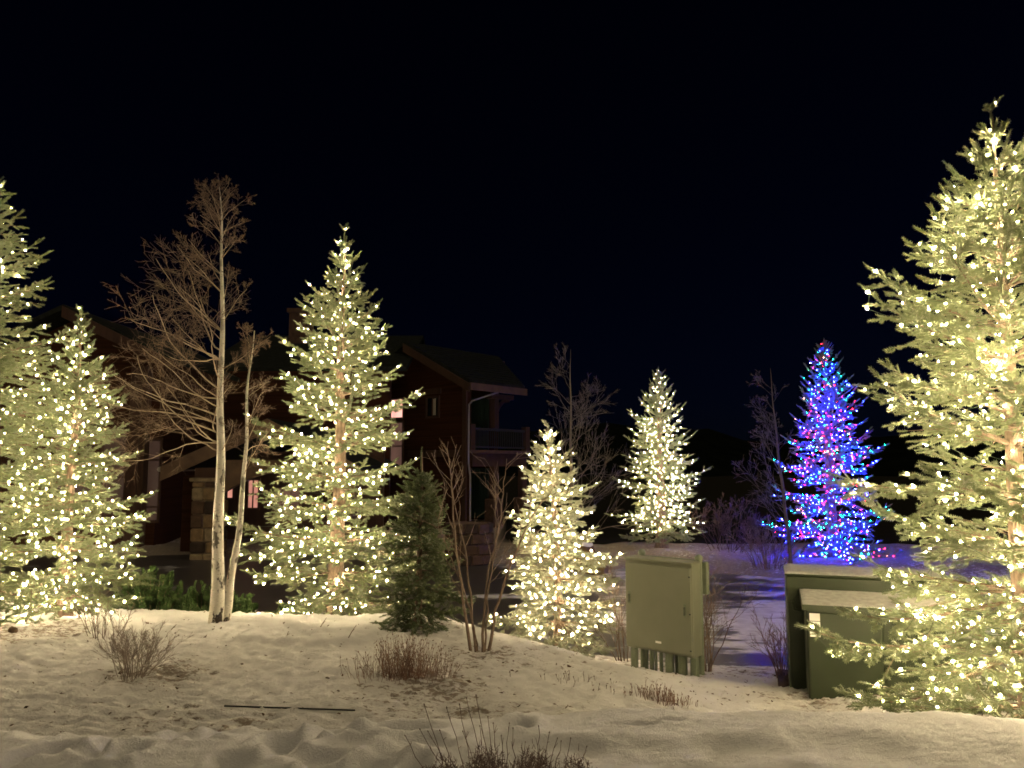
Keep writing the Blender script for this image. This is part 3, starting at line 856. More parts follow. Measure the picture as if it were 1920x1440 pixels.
# ================================================================== conifers
def shoot_proto(seed, n_need=32, sides=4):
    rg = np.random.RandomState(seed)
    V, T, Q = [], [], []
    for z, r in ((0.0, 0.28), (0.72, 0.36)):
        for k in range(sides):
            a = 2 * math.pi * k / sides + z
            V.append((r * math.cos(a), r * math.sin(a), z))
    V.append((0, 0, 0.98))
    for k in range(sides):
        k2 = (k + 1) % sides
        Q.append((k, k2, sides + k2, sides + k)); T.append((sides + k, sides + k2, 2 * sides))
    for i in range(n_need):
        z = (i + rg.uniform(0, 1)) / n_need * 0.95
        a = i * 2.39996 + rg.uniform(-0.3, 0.3)
        ln = rg.uniform(0.85, 1.15) * (1.0 if z < 0.85 else 0.75)
        f = rg.uniform(0.03, 0.15)
        ca, sa = math.cos(a), math.sin(a)
        w = 0.15
        b = len(V)
        V.append((0.22 * ca - w * sa, 0.22 * sa + w * ca, z)); V.append((0.22 * ca + w * sa, 0.22 * sa - w * ca, z))
        V.append((ln * ca, ln * sa, z + f))
        T.append((b, b + 1, b + 2))
    return np.array(V), np.array(T), np.array(Q)
PROTO = [shoot_proto(s) for s in range(5)]
PROTO_FAR = [shoot_proto(s + 20, 13, 4) for s in range(3)]

def add_shoots(mb, p, d, ln, rad, rg, protos):
    p, d = np.asarray(p, float), np.asarray(d, float)
    ln, rad = np.asarray(ln, float), np.asarray(rad, float)
    d = d / (np.linalg.norm(d, axis=1)[:, None] + 1e-9)
    ref = rg.normal(size=(len(p), 3))
    u = np.cross(ref, d); u /= np.linalg.norm(u, axis=1)[:, None] + 1e-9
    w = np.cross(d, u)
    pick = rg.randint(0, len(protos), len(p))
    for k, (V, T, Q) in enumerate(protos):
        s = np.where(pick == k)[0]
        if not len(s): continue
        W = (p[s][:, None] + V[None, :, 0:1] * (u[s] * rad[s][:, None])[:, None] + V[None, :, 1:2] * (w[s] * rad[s][:, None])[:, None]
             + V[None, :, 2:3] * (d[s] * ln[s][:, None])[:, None])
        off = (np.arange(len(s)) * len(V))[:, None, None]
        mb.add(W.reshape(-1, 3), (T[None] + off).reshape(-1, 3), (Q[None] + off).reshape(-1, 4))

def unit(v):
    return v / (math.sqrt(v[0]*v[0] + v[1]*v[1] + v[2]*v[2]) + 1e-12)

def spruce(name, base, H, Rb, label, seed, needle='needle', whorls=17, per=6, trunk_r=0.09, start=0.05, shoot=1.0, lateral_gap=0.078,
           group='spruce trees strung with lights', e_low=-6, up=24, lean=(0, 0), prof_pow=0.85, far=False, narrow_low=0.8, extra=None, az_bias=None, leader=0.16, inter=2, top=0.965):
    rg = np.random.RandomState(seed)
    root = empty(name, base, label, 'spruce tree', group)
    wood0, wood1, wr0, wr1 = [], [], [], []
    sp, sd, sl, sr, sb, ss = [], [], [], [], [], []
    def axis(z):
        t = z / H
        return np.array((lean[0] * t * t, lean[1] * t * t, z))
    zs = []
    t = start
    gap0 = 1.0 / whorls
    while t < top:
        zs.append((t, per + rg.randint(-1, 2), True))
        for k in range(inter): zs.append((t + gap0 * rg.uniform(0.25, 0.8), 1, False))
        t += gap0 * (1.15 - 0.55 * t) * rg.uniform(0.85, 1.15)
    bid = 0
    branches = []
    for t, nb, wh in zs:
        a0 = rg.uniform(0, 2 * math.pi)
        for k in range(nb):
            az = a0 + 2 * math.pi * k / nb + rg.uniform(-0.3, 0.3)
            prof = min(max(0.0, 1 - t) ** prof_pow, 1.5 * (1 - t) + 0.005) * min(1.0, narrow_low + (t - start) * 1.6)
            L = Rb * prof * rg.uniform(0.66, 1.22) * (1.0 if wh else rg.uniform(0.4, 0.85))
            if az_bias is not None:
                L *= 1 + az_bias[1] * math.cos(az - az_bias[0])
            L = max(L, 0.05)
            e0 = e_low + (52 - e_low) * t ** 1.25 + rg.uniform(-8, 8)
            branches.append((t * H, az, L, e0))
    if extra: branches += extra
    for (z0, az, L, e0) in branches:
        bid += 1
        n = 7
        p = axis(z0); pts = [p]; dirs = []
        tt = z0 / H
        sag = (11 if tt < 0.6 else 4) * rg.uniform(0.4, 1.5)
        ups = up * (1 - 0.55 * tt) * rg.uniform(0.6, 1.3)
        for k in range(n):
            s = (k + 0.5) / n
            el = R(e0 - sag * math.sin(math.pi * s) + ups * s ** 2.2)
            azk = az + 0.10 * math.sin(s * 5 + bid)
            d = np.array((math.cos(el) * math.cos(azk), math.cos(el) * math.sin(azk), math.sin(el)))
            p = p + d * (L / n); pts.append(p); dirs.append(d)
        pts = np.array(pts)
        r0 = min(0.006 + 0.011 * L, 0.035)
        for k in range(n):
            wood0.append(pts[k]); wood1.append(pts[k+1]); wr0.append(r0 * (1 - 0.85 * k / n)); wr1.append(r0 * (1 - 0.85 * (k + 1) / n))
        def put(q, d, l, s):
            sp.append(q); sd.append(d); sl.append(l); sr.append(shoot * 0.026 * rg.uniform(0.82, 1.18)); sb.append(bid); ss.append(s)
        # terminal shoot and needle sleeves along the branch itself
        put(pts[-1] - dirs[-1] * 0.03, dirs[-1], shoot * rg.uniform(0.10, 0.17) * (0.6 if tt > 0.85 else 1.0), 1.0)
        bare = min(0.24, 0.05 + 0.10 * L) if tt < 0.6 else 0.04
        sgap = 0.075 * shoot
        s = bare
        while s < 1.0:
            k = min(n - 1, int(s * n)); q = pts[k] + (pts[k+1] - pts[k]) * (s * n - k)
            put(q, dirs[k] + rg.normal(0, 0.1, 3), 0.13 * shoot, s)
            s += sgap / L
        # laterals lie in the flat plane of the bough
        s = max(0.10, bare - 0.12) + rg.uniform(0, 0.05); side = 1 if rg.rand() < 0.5 else -1
        while s < 0.99:
            k = min(n - 1, int(s * n)); q = pts[k] + (pts[k+1] - pts[k]) * (s * n - k)
            d = dirs[k]
            hor = unit(np.array((-d[1], d[0], 0.0))) * side
            ang = R(rg.uniform(42, 62))
            ll = min(0.50 * L * (1 - s) ** 0.8 + 0.07, 0.62) * rg.uniform(0.7, 1.15)
            ld = d * math.cos(ang) + hor * math.sin(ang) + np.array((0, 0, rg.uniform(-0.45, 0.18)))
            ld = unit(ld)
            if ll < 0.16 * shoot:
                put(q, ld, max(0.075, ll) * 1.0, s)
            else:
                qe = q + ld * ll
                wood0.append(q); wood1.append(qe); wr0.append(0.0045); wr1.append(0.002)
                c = 0.05 if s > 0.35 else min(0.15, ll * 0.4)
                s2 = -1
                hor2 = unit(np.cross(ld, np.array((0, 0, 1.0))))
                while c < ll:
                    qq = q + ld * c + np.array((0, 0, -0.12 * c * c))
                    dd = ld * 0.72 + hor2 * s2 * 0.62 + np.array((0, 0, rg.uniform(-0.40, 0.45)))
                    put(qq, dd, shoot * rg.uniform(0.06, 0.105) * (1.15 - 0.4 * c / ll), s)
                    if rg.rand() < 0.4: put(qq, ld + rg.normal(0, 0.08, 3), shoot * rg.uniform(0.08, 0.12), s)
                    s2 = -s2
                    c += 0.053 * shoot * rg.uniform(0.8, 1.25)
                put(qe - ld * 0.02, ld, shoot * rg.uniform(0.08, 0.13), s)
            # short upright shoots on the upper side
            if rg.rand() < 0.6:
                put(q, d * 0.7 + np.array((0, 0, 0.7)) + rg.normal(0, 0.15, 3), shoot * rg.uniform(0.06, 0.10), s)
            side = -side
            s += lateral_gap * shoot / L * rg.uniform(0.75, 1.3)
    # leader
    bid += 1
    for z in np.arange(H * (1 - leader * 0.6), H, 0.06 * shoot):
        q = axis(z)
        sp.append(q); sd.append(np.array((rg.normal(0, 0.06), rg.normal(0, 0.06), 1.0))); sl.append(0.10 * shoot); sr.append((0.017 if far else 0.021) * shoot); sb.append(bid); ss.append(z / H)
    mbw = MB()
    zz = np.linspace(-0.08, H, 22)
    wob = np.stack([0.012 * np.sin(zz * 2.1 + seed), 0.012 * np.cos(zz * 1.7 + seed), zz * 0], axis=1)
    mbw.tube(np.array([axis(max(z, 0.0)) + (0, 0, min(z, 0)) for z in zz]) + wob, trunk_r * (1 - zz.clip(0) / H) ** 0.9 * (1 + 0.45 * np.exp(-zz.clip(0) / 0.12)) + 0.006, 10)
    mbw.cones(wood0, wood1, np.array(wr0), np.array(wr1), 4)
    mbw.build('trunk', M['bark'], root, smooth=True)
    mbc = MB()
    add_shoots(mbc, sp, sd, sl, sr, rg, PROTO_FAR if far else PROTO)
    mbc.build('crown', M[needle], root)
    return root, dict(p=np.array(sp), d=np.array(sd), b=np.array(sb), s=np.array(ss), H=H, base=np.array(base), tr=trunk_r, axis=axis, shoot=shoot)

# ---------------------------------------------------------------- light strings
def bulb_mesh(name, m, size=1.0):
    mb = MB(); n = 5
    prof = [(0.0, 0.006), (0.006, 0.0125), (0.018, 0.0105)]
    V = []
    for z, r in prof:
        for k in range(n):
            a = 2 * math.pi * k / n
            V.append((r * math.cos(a), r * math.sin(a), z))
    V.append((0, 0, 0.032)); V = np.array(V) * size
    q = [(j*n+k, j*n+(k+1) % n, (j+1)*n+(k+1) % n, (j+1)*n+k) for j in range(2) for k in range(n)]
    t = [(2*n+k, 2*n+(k+1) % n, 3*n) for k in range(n)]
    mb.add(V, t, q, 0)
    W = np.array([(0.007*math.cos(a), 0.007*math.sin(a), z) for z in (-0.014, 0.0) for a in (0, 2.09, 4.19)]) * size
    mb.add(W, [(2, 1, 0)], [(0,1,4,3),(1,2,5,4),(2,0,3,5)], 1)
    o = mb.build(name, [m, M['wire']])
    me = o.data
    bpy.data.objects.remove(o)
    return me

def string_lights(info, label, n, dmin, seed, meshes, weights, group='strings of lights wound round the spruces', singles=300, size=1.0, trunk_gap=0.075, zlo=0.0, sfrac=0.0):
    rg = np.random.RandomState(seed)
    root = empty('string_lights', info['base'], label, 'string lights', group)
    order = rg.permutation(len(info['p']))
    cell = {}; acc = []
    def ok(q):
        c = tuple(np.floor(q / dmin).astype(int))
        for i in (-1, 0, 1):
            for j in (-1, 0, 1):
                for k in (-1, 0, 1):
                    for r in cell.get((c[0]+i, c[1]+j, c[2]+k), ()):
                        if ((r - q) ** 2).sum() < dmin * dmin: return False
        cell.setdefault(c, []).append(q); return True
    for i in order:
        if len(acc) >= n: break
        p = info['p'][i]
        if p[2] < zlo or info['s'][i] < sfrac: continue
        out = p - info['axis'](p[2]); out[2] = 0
        out = out / (np.linalg.norm(out) + 1e-6)
        q = p + info['d'][i] / np.linalg.norm(info['d'][i]) * rg.uniform(0, 0.05) + out * 0.012 + np.array((0, 0, rg.uniform(0.012, 0.032))) * (1 if rg.rand() < 0.75 else -1)
        if ok(q): acc.append((q, info['b'][i], info['s'][i]))
    # the string also climbs the trunk
    H = info['H']; z = max(0.25, zlo); a = rg.uniform(0, 6)
    trunk_pts = []
    while z < H * 0.99:
        r = info['tr'] * (1 - z / H) ** 0.9 + 0.022 + (0.03 * info['shoot'] if z > 0.84 * H else 0)
        q = info['axis'](z) + np.array((r * math.cos(a), r * math.sin(a), 0))
        acc.append((q, -1, z)); trunk_pts.append(q)
        a += 1.15; z += trunk_gap * rg.uniform(0.7, 1.2) * (0.6 if z > 0.84 * H else 1)
    P_ = np.array([q for q, _, _ in acc]); Bi = np.array([b for _, b, _ in acc]); Si = np.array([s for _, _, s in acc])
    # wire through the bulbs of each bough
    w0, w1 = [], []
    for b in np.unique(Bi):
        ix = np.where(Bi == b)[0]; ix = ix[np.argsort(Si[ix])]
        pts = P_[ix]
        if b >= 0:
            k = ix[0]; st = info['axis'](max(0.1, P_[k][2] - 0.05))
            pts = np.concatenate([st[None], pts])
        for k in range(len(pts) - 1):
            mid = (pts[k] + pts[k+1]) / 2 - np.array((0, 0, 0.02))
            w0 += [pts[k], mid]; w1 += [mid, pts[k+1]]
    mb = MB(); mb.cones(w0, w1, 0.0022, 0.0022, 3)
    mb.build('wire', M['wire'], root)
    # nearest bulbs singly, the rest as one part
    Wp = P_ + info['base']
    fwd = Wp[:, 1]; u = 960 + FPX * Wp[:, 0] / np.maximum(fwd, 0.1)
    dist = np.linalg.norm(Wp - EYE, axis=1) + np.where((u < -10) | (u > 1930), 50, 0)
    near = np.argsort(dist)
    kinds = rg.choice(len(meshes), len(P_), p=weights)
    for k, i in enumerate(near):
        if k >= singles: break
        o = bpy.data.objects.new('bulb', meshes[kinds[i]])
        o.parent = root; o.location = P_[i]
        o.rotation_euler = (rg.uniform(0, 3.1), rg.uniform(0, 3.1), rg.uniform(0, 6.2))
        o.scale = (size * rg.uniform(0.36, 0.66),) * 3
        COL.objects.link(o)
    rest = near[singles:]
    if len(rest):
        mb = MB(); mats = []
        for kk, me in enumerate(meshes):
            V = np.empty(len(me.vertices) * 3, np.float32); me.vertices.foreach_get('co', V); V = V.reshape(-1, 3)
            mats += [me.materials[0], me.materials[1]]
            T = [(list(p.vertices), p.material_index) for p in me.polygons]
            for i in rest[kinds[rest] == kk]:
                ax = unit(rg.normal(size=3)); e = unit(np.cross(ax, rg.normal(size=3))); g = np.cross(ax, e)
                W = (V[:, 0:1] * e + V[:, 1:2] * g + V[:, 2:3] * ax) * size * rg.uniform(0.36, 0.66) + P_[i]
                n0 = mb.n
                mb.v.append(W); mb.n += len(W)
                for vs, m_ in T:
                    if len(vs) == 3: mb.t.append(np.array([vs]) + n0); mb.mt.append(np.array([m_ + 2 * kk]))
                    else: mb.q.append(np.array([vs]) + n0); mb.mq.append(np.array([m_ + 2 * kk]))
        o = mb.build('bulb', mats, root); o['kind'] = 'stuff'
    return root

BW = [bulb_mesh('bulb', M['bulb_lo'], 0.8), bulb_mesh('bulb', M['bulb']), bulb_mesh('bulb', M['bulb_hi'], 1.15)]
BN = [bulb_mesh('bulb', M['bulb_near_lo'], 0.8), bulb_mesh('bulb', M['bulb_near_mid']), bulb_mesh('bulb', M['bulb_near_hi'], 1.15)]
WB = [0.38, 0.42, 0.20]
BF = [bulb_mesh('bulb', M['bulb_lo'], 0.9), bulb_mesh('bulb', M['bulb'], 0.8)]
BC = [bulb_mesh('bulb', M[k]) for k in ('bulb_blue', 'bulb_green', 'bulb_red', 'bulb_amber')]

def place(u, y, v_apex, sink=0.03):
    x = depth_x(u, y); z = gh(x, y, True) - sink
    return (x, y, z), z_at(v_apex, y) - z

# tall lit spruce, left edge
b, H = place(-112, 10.3, 262)
_, I = spruce('spruce_tree', b, H, 2.25, 'tallest lit spruce, its trunk cut off by the left edge of the photo', 1, whorls=16, per=7, inter=3, trunk_r=0.12, prof_pow=0.6)
string_lights(I, 'warm white lights on the tallest spruce cut off by the left edge', 1000, 0.155, 101, BW, WB)
# slimmer lit spruce beside it
b, H = place(128, 9.5, 592)
_, I = spruce('spruce_tree', b, H, 1.08, 'slim lit spruce standing right of the tallest one, before the tall lodge windows', 2, whorls=13, per=7, inter=3, trunk_r=0.075, prof_pow=0.62)
string_lights(I, 'warm white lights on the slim spruce before the tall lodge windows', 480, 0.115, 102, BW, WB)
# big lit spruce in the middle-left
b, H = place(633, 11.0, 442)
_, I = spruce('spruce_tree', b, H, 1.66, 'big lit spruce between the pale aspen trunk and the lodge gable', 3, whorls=13, per=8, inter=2, trunk_r=0.12, start=0.07, prof_pow=0.58)
string_lights(I, 'warm white lights on the big spruce right of the aspen', 900, 0.125, 103, BW, WB)
# small unlit spruce
b, H = place(788, 9.6, 848, 0.05)
_, I = spruce('spruce_tree', b, H, 0.62, 'small dark spruce without lights, bare leader sticking up', 4, needle='needle_dark', whorls=12, per=7, trunk_r=0.045, start=0.02, prof_pow=0.6, group=None, e_low=-12, up=18, leader=0.3, top=0.83, shoot=0.9, lateral_gap=0.06, inter=4)
# short pale lit spruce
b, H = place(1046, 10.9, 802)
_, I = spruce('spruce_tree', b, H, 1.12, 'short pale frosted lit spruce behind the many-stemmed bare shrub', 5, needle='needle_pale', whorls=11, per=7, inter=3, trunk_r=0.06, start=0.03, lean=(-0.14, 0), e_low=-14, up=10, prof_pow=0.68)
string_lights(I, 'warm white lights on the short pale spruce', 420, 0.10, 105, BW, WB, zlo=0.25)
# far lit spruce
b, H = place(1240, 22.0, 692)
_, I = spruce('spruce_tree', b, H, 1.5, 'narrow lit spruce far across the road, above the grey-green cabinet', 6, whorls=18, per=6, trunk_r=0.16, start=0.10, shoot=1.7, far=True, lateral_gap=0.1, e_low=-4, prof_pow=0.62)
string_lights(I, 'warm white lights on the far spruce above the grey-green cabinet', 720, 0.15, 106, BF, [0.75, 0.25], size=1.35, trunk_gap=0.16, zlo=0.5)
# far spruce with coloured lights
b, H = place(1560, 20.0, 640)
_, I = spruce('spruce_tree', b, H, 1.8, 'far spruce glowing blue under coloured lights, behind the green transformer', 7, needle='needle_blue', whorls=18, per=6, trunk_r=0.15, start=0.03, shoot=1.6, far=True, lateral_gap=0.1, up=30, prof_pow=0.75)
string_lights(I, 'blue, green and red lights on the far spruce behind the transformer', 1350, 0.11, 107, BC, [0.42, 0.24, 0.27, 0.07], size=1.15, trunk_gap=0.16)
# big lit spruce, right edge
b, H = place(1912, 6.6, 222)
ex = [(H * 0.84, R(20), 0.75, 58), (H * 0.74, R(185), 0.75, 38), (H * 0.60, R(178), 0.95, 24), (H * 0.50, R(183), 1.15, 22), (H * 0.12, R(196), 1.75, -2), (H * 0.2, R(188), 1.6, 4), (H * 0.035, R(205), 1.6, 2), (H * 0.045, R(230), 1.3, 2)]
_, I = spruce('spruce_tree', b, H, 1.85, 'tall lit spruce at the right edge, its boughs before the green transformer', 8, whorls=13, per=8, inter=2, trunk_r=0.10, start=0.04, extra=ex, e_low=-4, shoot=1.05, prof_pow=0.62)
string_lights(I, 'warm white lights on the right edge spruce before the transformer', 1000, 0.105, 108, BN, WB, zlo=0.35, size=1.15)

# ================================================================== bare trees and shrubs
def grow(segs, rg, p, d, L, r, level, maxl, up=0.15, wander=0.12, nchild=(4, 7), ang=(28, 50), ratio=(0.35, 0.6), rmin=0.0022, cfrom=0.2, bend=None):
    n = max(3, int(L / 0.10)) if level < 2 else max(2, int(L / 0.12))
    n = min(n, 14)
    pts = [p]; dirs = []
    for k in range(n):
        d = unit(d + rg.normal(0, wander, 3) + np.array((0, 0, up * (0.5 + 0.6 * k / n))) * 0.5)
        if bend is not None: d = unit(d + bend)
        p = p + d * (L / n); pts.append(p); dirs.append(d)
    for k in range(n):
        ra = max(rmin, r * (1 - 0.75 * k / n)); rb = max(rmin * 0.8, r * (1 - 0.75 * (k + 1) / n))
        segs.append((pts[k], pts[k+1], ra, rb, level))
    if level >= maxl: return
    nc = rg.randint(nchild[0], nchild[1] + 1)
    for c in range(nc):
        s = rg.uniform(cfrom, 1.0)
        k = min(n - 1, int(s * n)); q = pts[k] + (pts[k+1] - pts[k]) * (s * n - k)
        a = R(rg.uniform(*ang)); t = rg.normal(size=3); t = unit(t - dirs[k] * (t @ dirs[k]))
        cd = unit(dirs[k] * math.cos(a) + t * math.sin(a))
        grow(segs, rg, q, cd, L * rg.uniform(*ratio) * (1.1 - 0.45 * s), max(rmin, r * (1 - 0.7 * s) * 0.6), level + 1, maxl, up, wander * 1.1, nchild, ang, ratio, rmin, cfrom)

def segs_mesh(segs, lo, hi, name, m, root, sides=4):
    S_ = [s for s in segs if lo <= s[4] <= hi]
    if not S_: return None
    mb = MB()
    mb.cones([s[0] for s in S_], [s[1] for s in S_], np.array([s[2] for s in S_]), np.array([s[3] for s in S_]), sides)
    return mb.build(name, m, root, smooth=True)

def bare_tree(name, base, label, cat, trunks, limbs, seed, bark, twig, maxl=3, group=None, rmin=0.0026, limb_mat=None, **kw):
    """trunks: list of (points, radii); limbs: list of (trunk, fraction, azimuth deg, elevation deg, length)"""
    rg = np.random.RandomState(seed)
    root = empty(name, base, label, cat, group)
    segs = []
    tks = []
    for pts, rad in trunks:
        mb = MB(); pts = np.array(pts, float)
        # finer polyline
        t = np.linspace(0, 1, len(pts)); tt = np.linspace(0, 1, len(pts) * 6)
        fp = np.stack([np.interp(tt, t, pts[:, k]) for k in range(3)], axis=1)
        sm = np.ones(5) / 5
        for k in range(3): fp[2:-2, k] = np.convolve(fp[:, k], sm, 'valid')
        rr = np.interp(tt, t, rad)
        fp[:, 0] += 0.01 * np.sin(tt * 23 + seed); 
        mb.tube(fp, rr, 12)
        tks.append((fp, rr, mb))
    for (ti, f, az, el, L) in limbs:
        fp, rr, mb = tks[ti]
        k = min(len(fp) - 2, int(f * (len(fp) - 1)))
        a, e = R(az), R(el)
        d = np.array((math.cos(e) * math.cos(a), math.cos(e) * math.sin(a), math.sin(e)))
        n0 = len(segs)
        grow(segs, rg, fp[k], d, L, min(rr[k] * 0.40, 0.003 + 0.0055 * L), 0, maxl, rmin=rmin, **kw)
        mb = MB()
        own = [s for s in segs[n0:] if s[4] == 0]
        mb.cones([s[0] for s in own], [s[1] for s in own], np.array([s[2] for s in own]), np.array([s[3] for s in own]), 5)
        mb.build('limb', limb_mat or bark, root, smooth=True)
    for k, (fp, rr, mb) in enumerate(tks):
        mb.build('trunk', bark, root, smooth=True)
    segs_mesh(segs, 1, 9, 'crown', twig, root, 3)['kind'] = 'stuff'
    return root

# pale twin-stemmed aspen on the mound
xa_ = depth_x(408, 9.5); za0 = gh(xa_, 9.5, True) - 0.05
sc = 9.5 / FPX
def rel(u, v, y=9.5, dy=0.0):
    return (depth_x(u, y + dy, v) - xa_, dy, z_at(v, y + dy) - za0)
main = [rel(405, 1172), rel(408, 1080), rel(411, 960), rel(413, 850), rel(414, 740), rel(416, 620), rel(417, 500), rel(415, 420), rel(412, 350)]
second = [rel(420, 1172, dy=0.05), rel(430, 1110, dy=0.1), rel(446, 1010, dy=0.12), rel(458, 900, dy=0.12), rel(462, 800, dy=0.12), rel(466, 700, dy=0.14), rel(478, 620, dy=0.16)]
rgl = random.Random(21)
limbs = []
for k in range(34):
    f = 0.40 + 0.56 * (k / 34.0) + rgl.uniform(-0.02, 0.02)
    left = rgl.random() < 0.68
    az = rgl.gauss(180, 42) if left else rgl.gauss(0, 60)
    L = (1.55 if left else 0.85) * max(0.12, 1.10 - f) * rgl.uniform(0.75, 1.15) + 0.12
    if left and 0.42 < f < 0.62: L *= 1.12
    limbs.append((0, f, az, rgl.uniform(8, 36) if f < 0.6 else rgl.uniform(28, 55), L))
for (f, az, el, L) in ((0.385, 182, 20, 1.3), (0.40, 150, 12, 1.15), (0.43, 205, 24, 1.4), (0.47, 178, 26, 1.55), (0.52, 190, 30, 1.45), (0.58, 172, 34, 1.35), (0.64, 185, 40, 1.2), (0.60, 175, 30, 1.4), (0.70, 180, 42, 1.0), (0.41, 170, 5, 1.2), (0.45, 230, 15, 1.2)):
    limbs.append((0, f, az, el, L))
for k in range(12):
    limbs.append((0, 0.84 + 0.155 * k / 12, rgl.uniform(0, 360), rgl.uniform(52, 74), rgl.uniform(0.25, 0.45) * (1.25 - 0.6 * k / 12)))
for k in range(6):
    limbs.append((1, 0.86 + 0.13 * k / 6, rgl.uniform(0, 360), rgl.uniform(50, 74), rgl.uniform(0.2, 0.35)))
for k in range(13):
    f = 0.52 + 0.46 * k / 13
    limbs.append((1, f, rgl.uniform(-70, 120), rgl.uniform(25, 60), 0.65 * (1.35 - f) * rgl.uniform(0.7, 1.2)))
bare_tree('aspen_tree', (xa_, 9.5, za0), 'bare twin-stemmed aspen with pale bark on the snowy mound', 'aspen tree',
          [(main, [0.092, 0.075, 0.062, 0.050, 0.038, 0.027, 0.018, 0.011, 0.004]), (second, [0.062, 0.050, 0.038, 0.027, 0.019, 0.012, 0.004])], limbs, 31, M['aspen'], M['twig'],
          maxl=3, up=0.10, wander=0.12, nchild=(4, 5), ang=(22, 58), ratio=(0.40, 0.68), rmin=0.0020, limb_mat=M['aspen_limb'])

# bare tree beyond the short spruce
def far_bare(u0, y, v0, v1, label, seed, spread, bias_az, bark, twig, n=22, lr=0.05, leanu=0, maxl=3, elev=(25, 55), cat='bare tree'):
    x0 = depth_x(u0, y); z0 = gh(x0, y, True) - 0.05
    Ht = z_at(v1, y) - z0
    main = [(0, 0, 0), (leanu * 0.2, 0, Ht * 0.25), (leanu * 0.5, 0.05, Ht * 0.5), (leanu * 0.8, 0, Ht * 0.75), (leanu, 0, Ht)]
    rg = random.Random(seed); limbs = []
    for k in range(n):
        f = 0.22 + 0.74 * k / n
        az = rg.gauss(bias_az, 75)
        limbs.append((0, f, az, rg.uniform(*elev), spread * (1.2 - f) * rg.uniform(0.7, 1.2)))
    return bare_tree('bare_tree', (x0, y, z0), label, cat, [(main, [lr, lr * 0.8, lr * 0.6, lr * 0.35, 0.003])], limbs, seed, bark, twig, maxl=maxl, up=0.12, wander=0.08, nchild=(3, 4), ang=(18, 42), ratio=(0.45, 0.7), rmin=0.003)
far_bare(1072, 17.5, 1000, 655, 'bare grey tree between the balcony and the far lit spruce', 41, 2.0, 0, M['twig_far'], M['twig_far'], n=26, lr=0.055, elev=(8, 50))
far_bare(1482, 18.6, 1000, 690, 'thin bare tree lit violet, left of the coloured spruce', 42, 1.35, 180, M['twig_far'], M['twig_far'], n=24, lr=0.05, leanu=-0.35)

def shrub(name, u, y, label, cat, seed, n, h, spread, m, r=0.006, maxl=2, up=0.1, nchild=(2, 4), group=None, ang=(20, 40), footr=0.05, rmin=0.0022, dirs=None):
    rg = np.random.RandomState(seed)
    x = depth_x(u, y); z = gh(x, y, True) - 0.02
    root = empty(name, (x, y, z), label, cat, group)
    segs = []
    for k in range(n):
        a = rg.uniform(0, 2 * math.pi); t = abs(rg.normal(0, spread))
        p = np.array((math.cos(a), math.sin(a), 0)) * footr * rg.uniform(0.2, 1)
        d = unit(np.array((math.cos(a) * t, math.sin(a) * t, 1.0)))
        grow(segs, rg, p, d, h * rg.uniform(0.6, 1.05), r, 0, maxl, up=up, wander=0.10, nchild=nchild, ang=ang, rmin=rmin, cfrom=0.3)
    o = segs_mesh(segs, 0, 0, 'stem', m, root, 4); o['kind'] = 'stuff'
    o = segs_mesh(segs, 1, 9, 'twig', m, root, 3)
    if o: o['kind'] = 'stuff'
    return root
# many-stemmed shrub in front of the short spruce: its stems drawn one by one
x0 = depth_x(900, 8.4); z0 = gh(x0, 8.4, True) - 0.04
sh = empty('bare_shrub', (x0, 8.4, z0), 'tall bare shrub of several dark stems fanning out before the short pale spruce', 'shrub')
rg = np.random.RandomState(77)
def rs(u, v, dy=0.0): return np.array((depth_x(u, 8.4 + dy, v) - x0, dy, z_at(v, 8.4 + dy) - z0))
stems = [([(884, 1232), (872, 1150), (860, 1060), (850, 960), (846, 890), (838, 840)], 0.0208), ([(893, 1232), (884, 1140), (874, 1040), (850, 930), (842, 860)], 0.0156),
         ([(905, 1234), (906, 1150), (918, 1060), (938, 980), (946, 900), (950, 860)], 0.0182), ([(914, 1234), (928, 1150), (955, 1060), (995, 970), (1038, 912)], 0.0221),
         ([(897, 1230), (890, 1180), (868, 1100), (838, 1030), (815, 960)], 0.0117), ([(908, 1232), (915, 1120), (930, 1010), (930, 920)], 0.0130)]
for k, (px_, r0) in enumerate(stems):
    pts = np.array([rs(u, v, 0.06 * math.sin(k * 2.2) * (1 - (v - 840) / 400)) for u, v in px_])
    t = np.linspace(0, 1, len(pts)); tt = np.linspace(0, 1, 20)
    fp = np.stack([np.interp(tt, t, pts[:, c]) for c in range(3)], axis=1)
    fp[1:-1] += rg.normal(0, 0.006, (18, 3))
    mb = MB(); mb.tube(fp, np.linspace(r0, 0.003, 20), 6)
    segs = []
    for c in range(11):
        i = rg.randint(6, 19); d = unit(fp[min(19, i+1)] - fp[i-1])
        a = R(rg.uniform(20, 50)); tv = rg.normal(size=3); tv[1] *= 0.6; tv = unit(tv - d * (tv @ d))
        grow(segs, rg, fp[i], unit(d * math.cos(a) + tv * math.sin(a)), rg.uniform(0.18, 0.5), 0.005, 0, 1, up=0.2, wander=0.12, nchild=(1, 3), ang=(20, 45), rmin=0.0024)
    mb.cones([s[0] for s in segs], [s[1] for s in segs], np.array([s[2] for s in segs]), np.array([s[3] for s in segs]), 3)
    mb.build('stem', M['twig_dark'], sh, smooth=True)

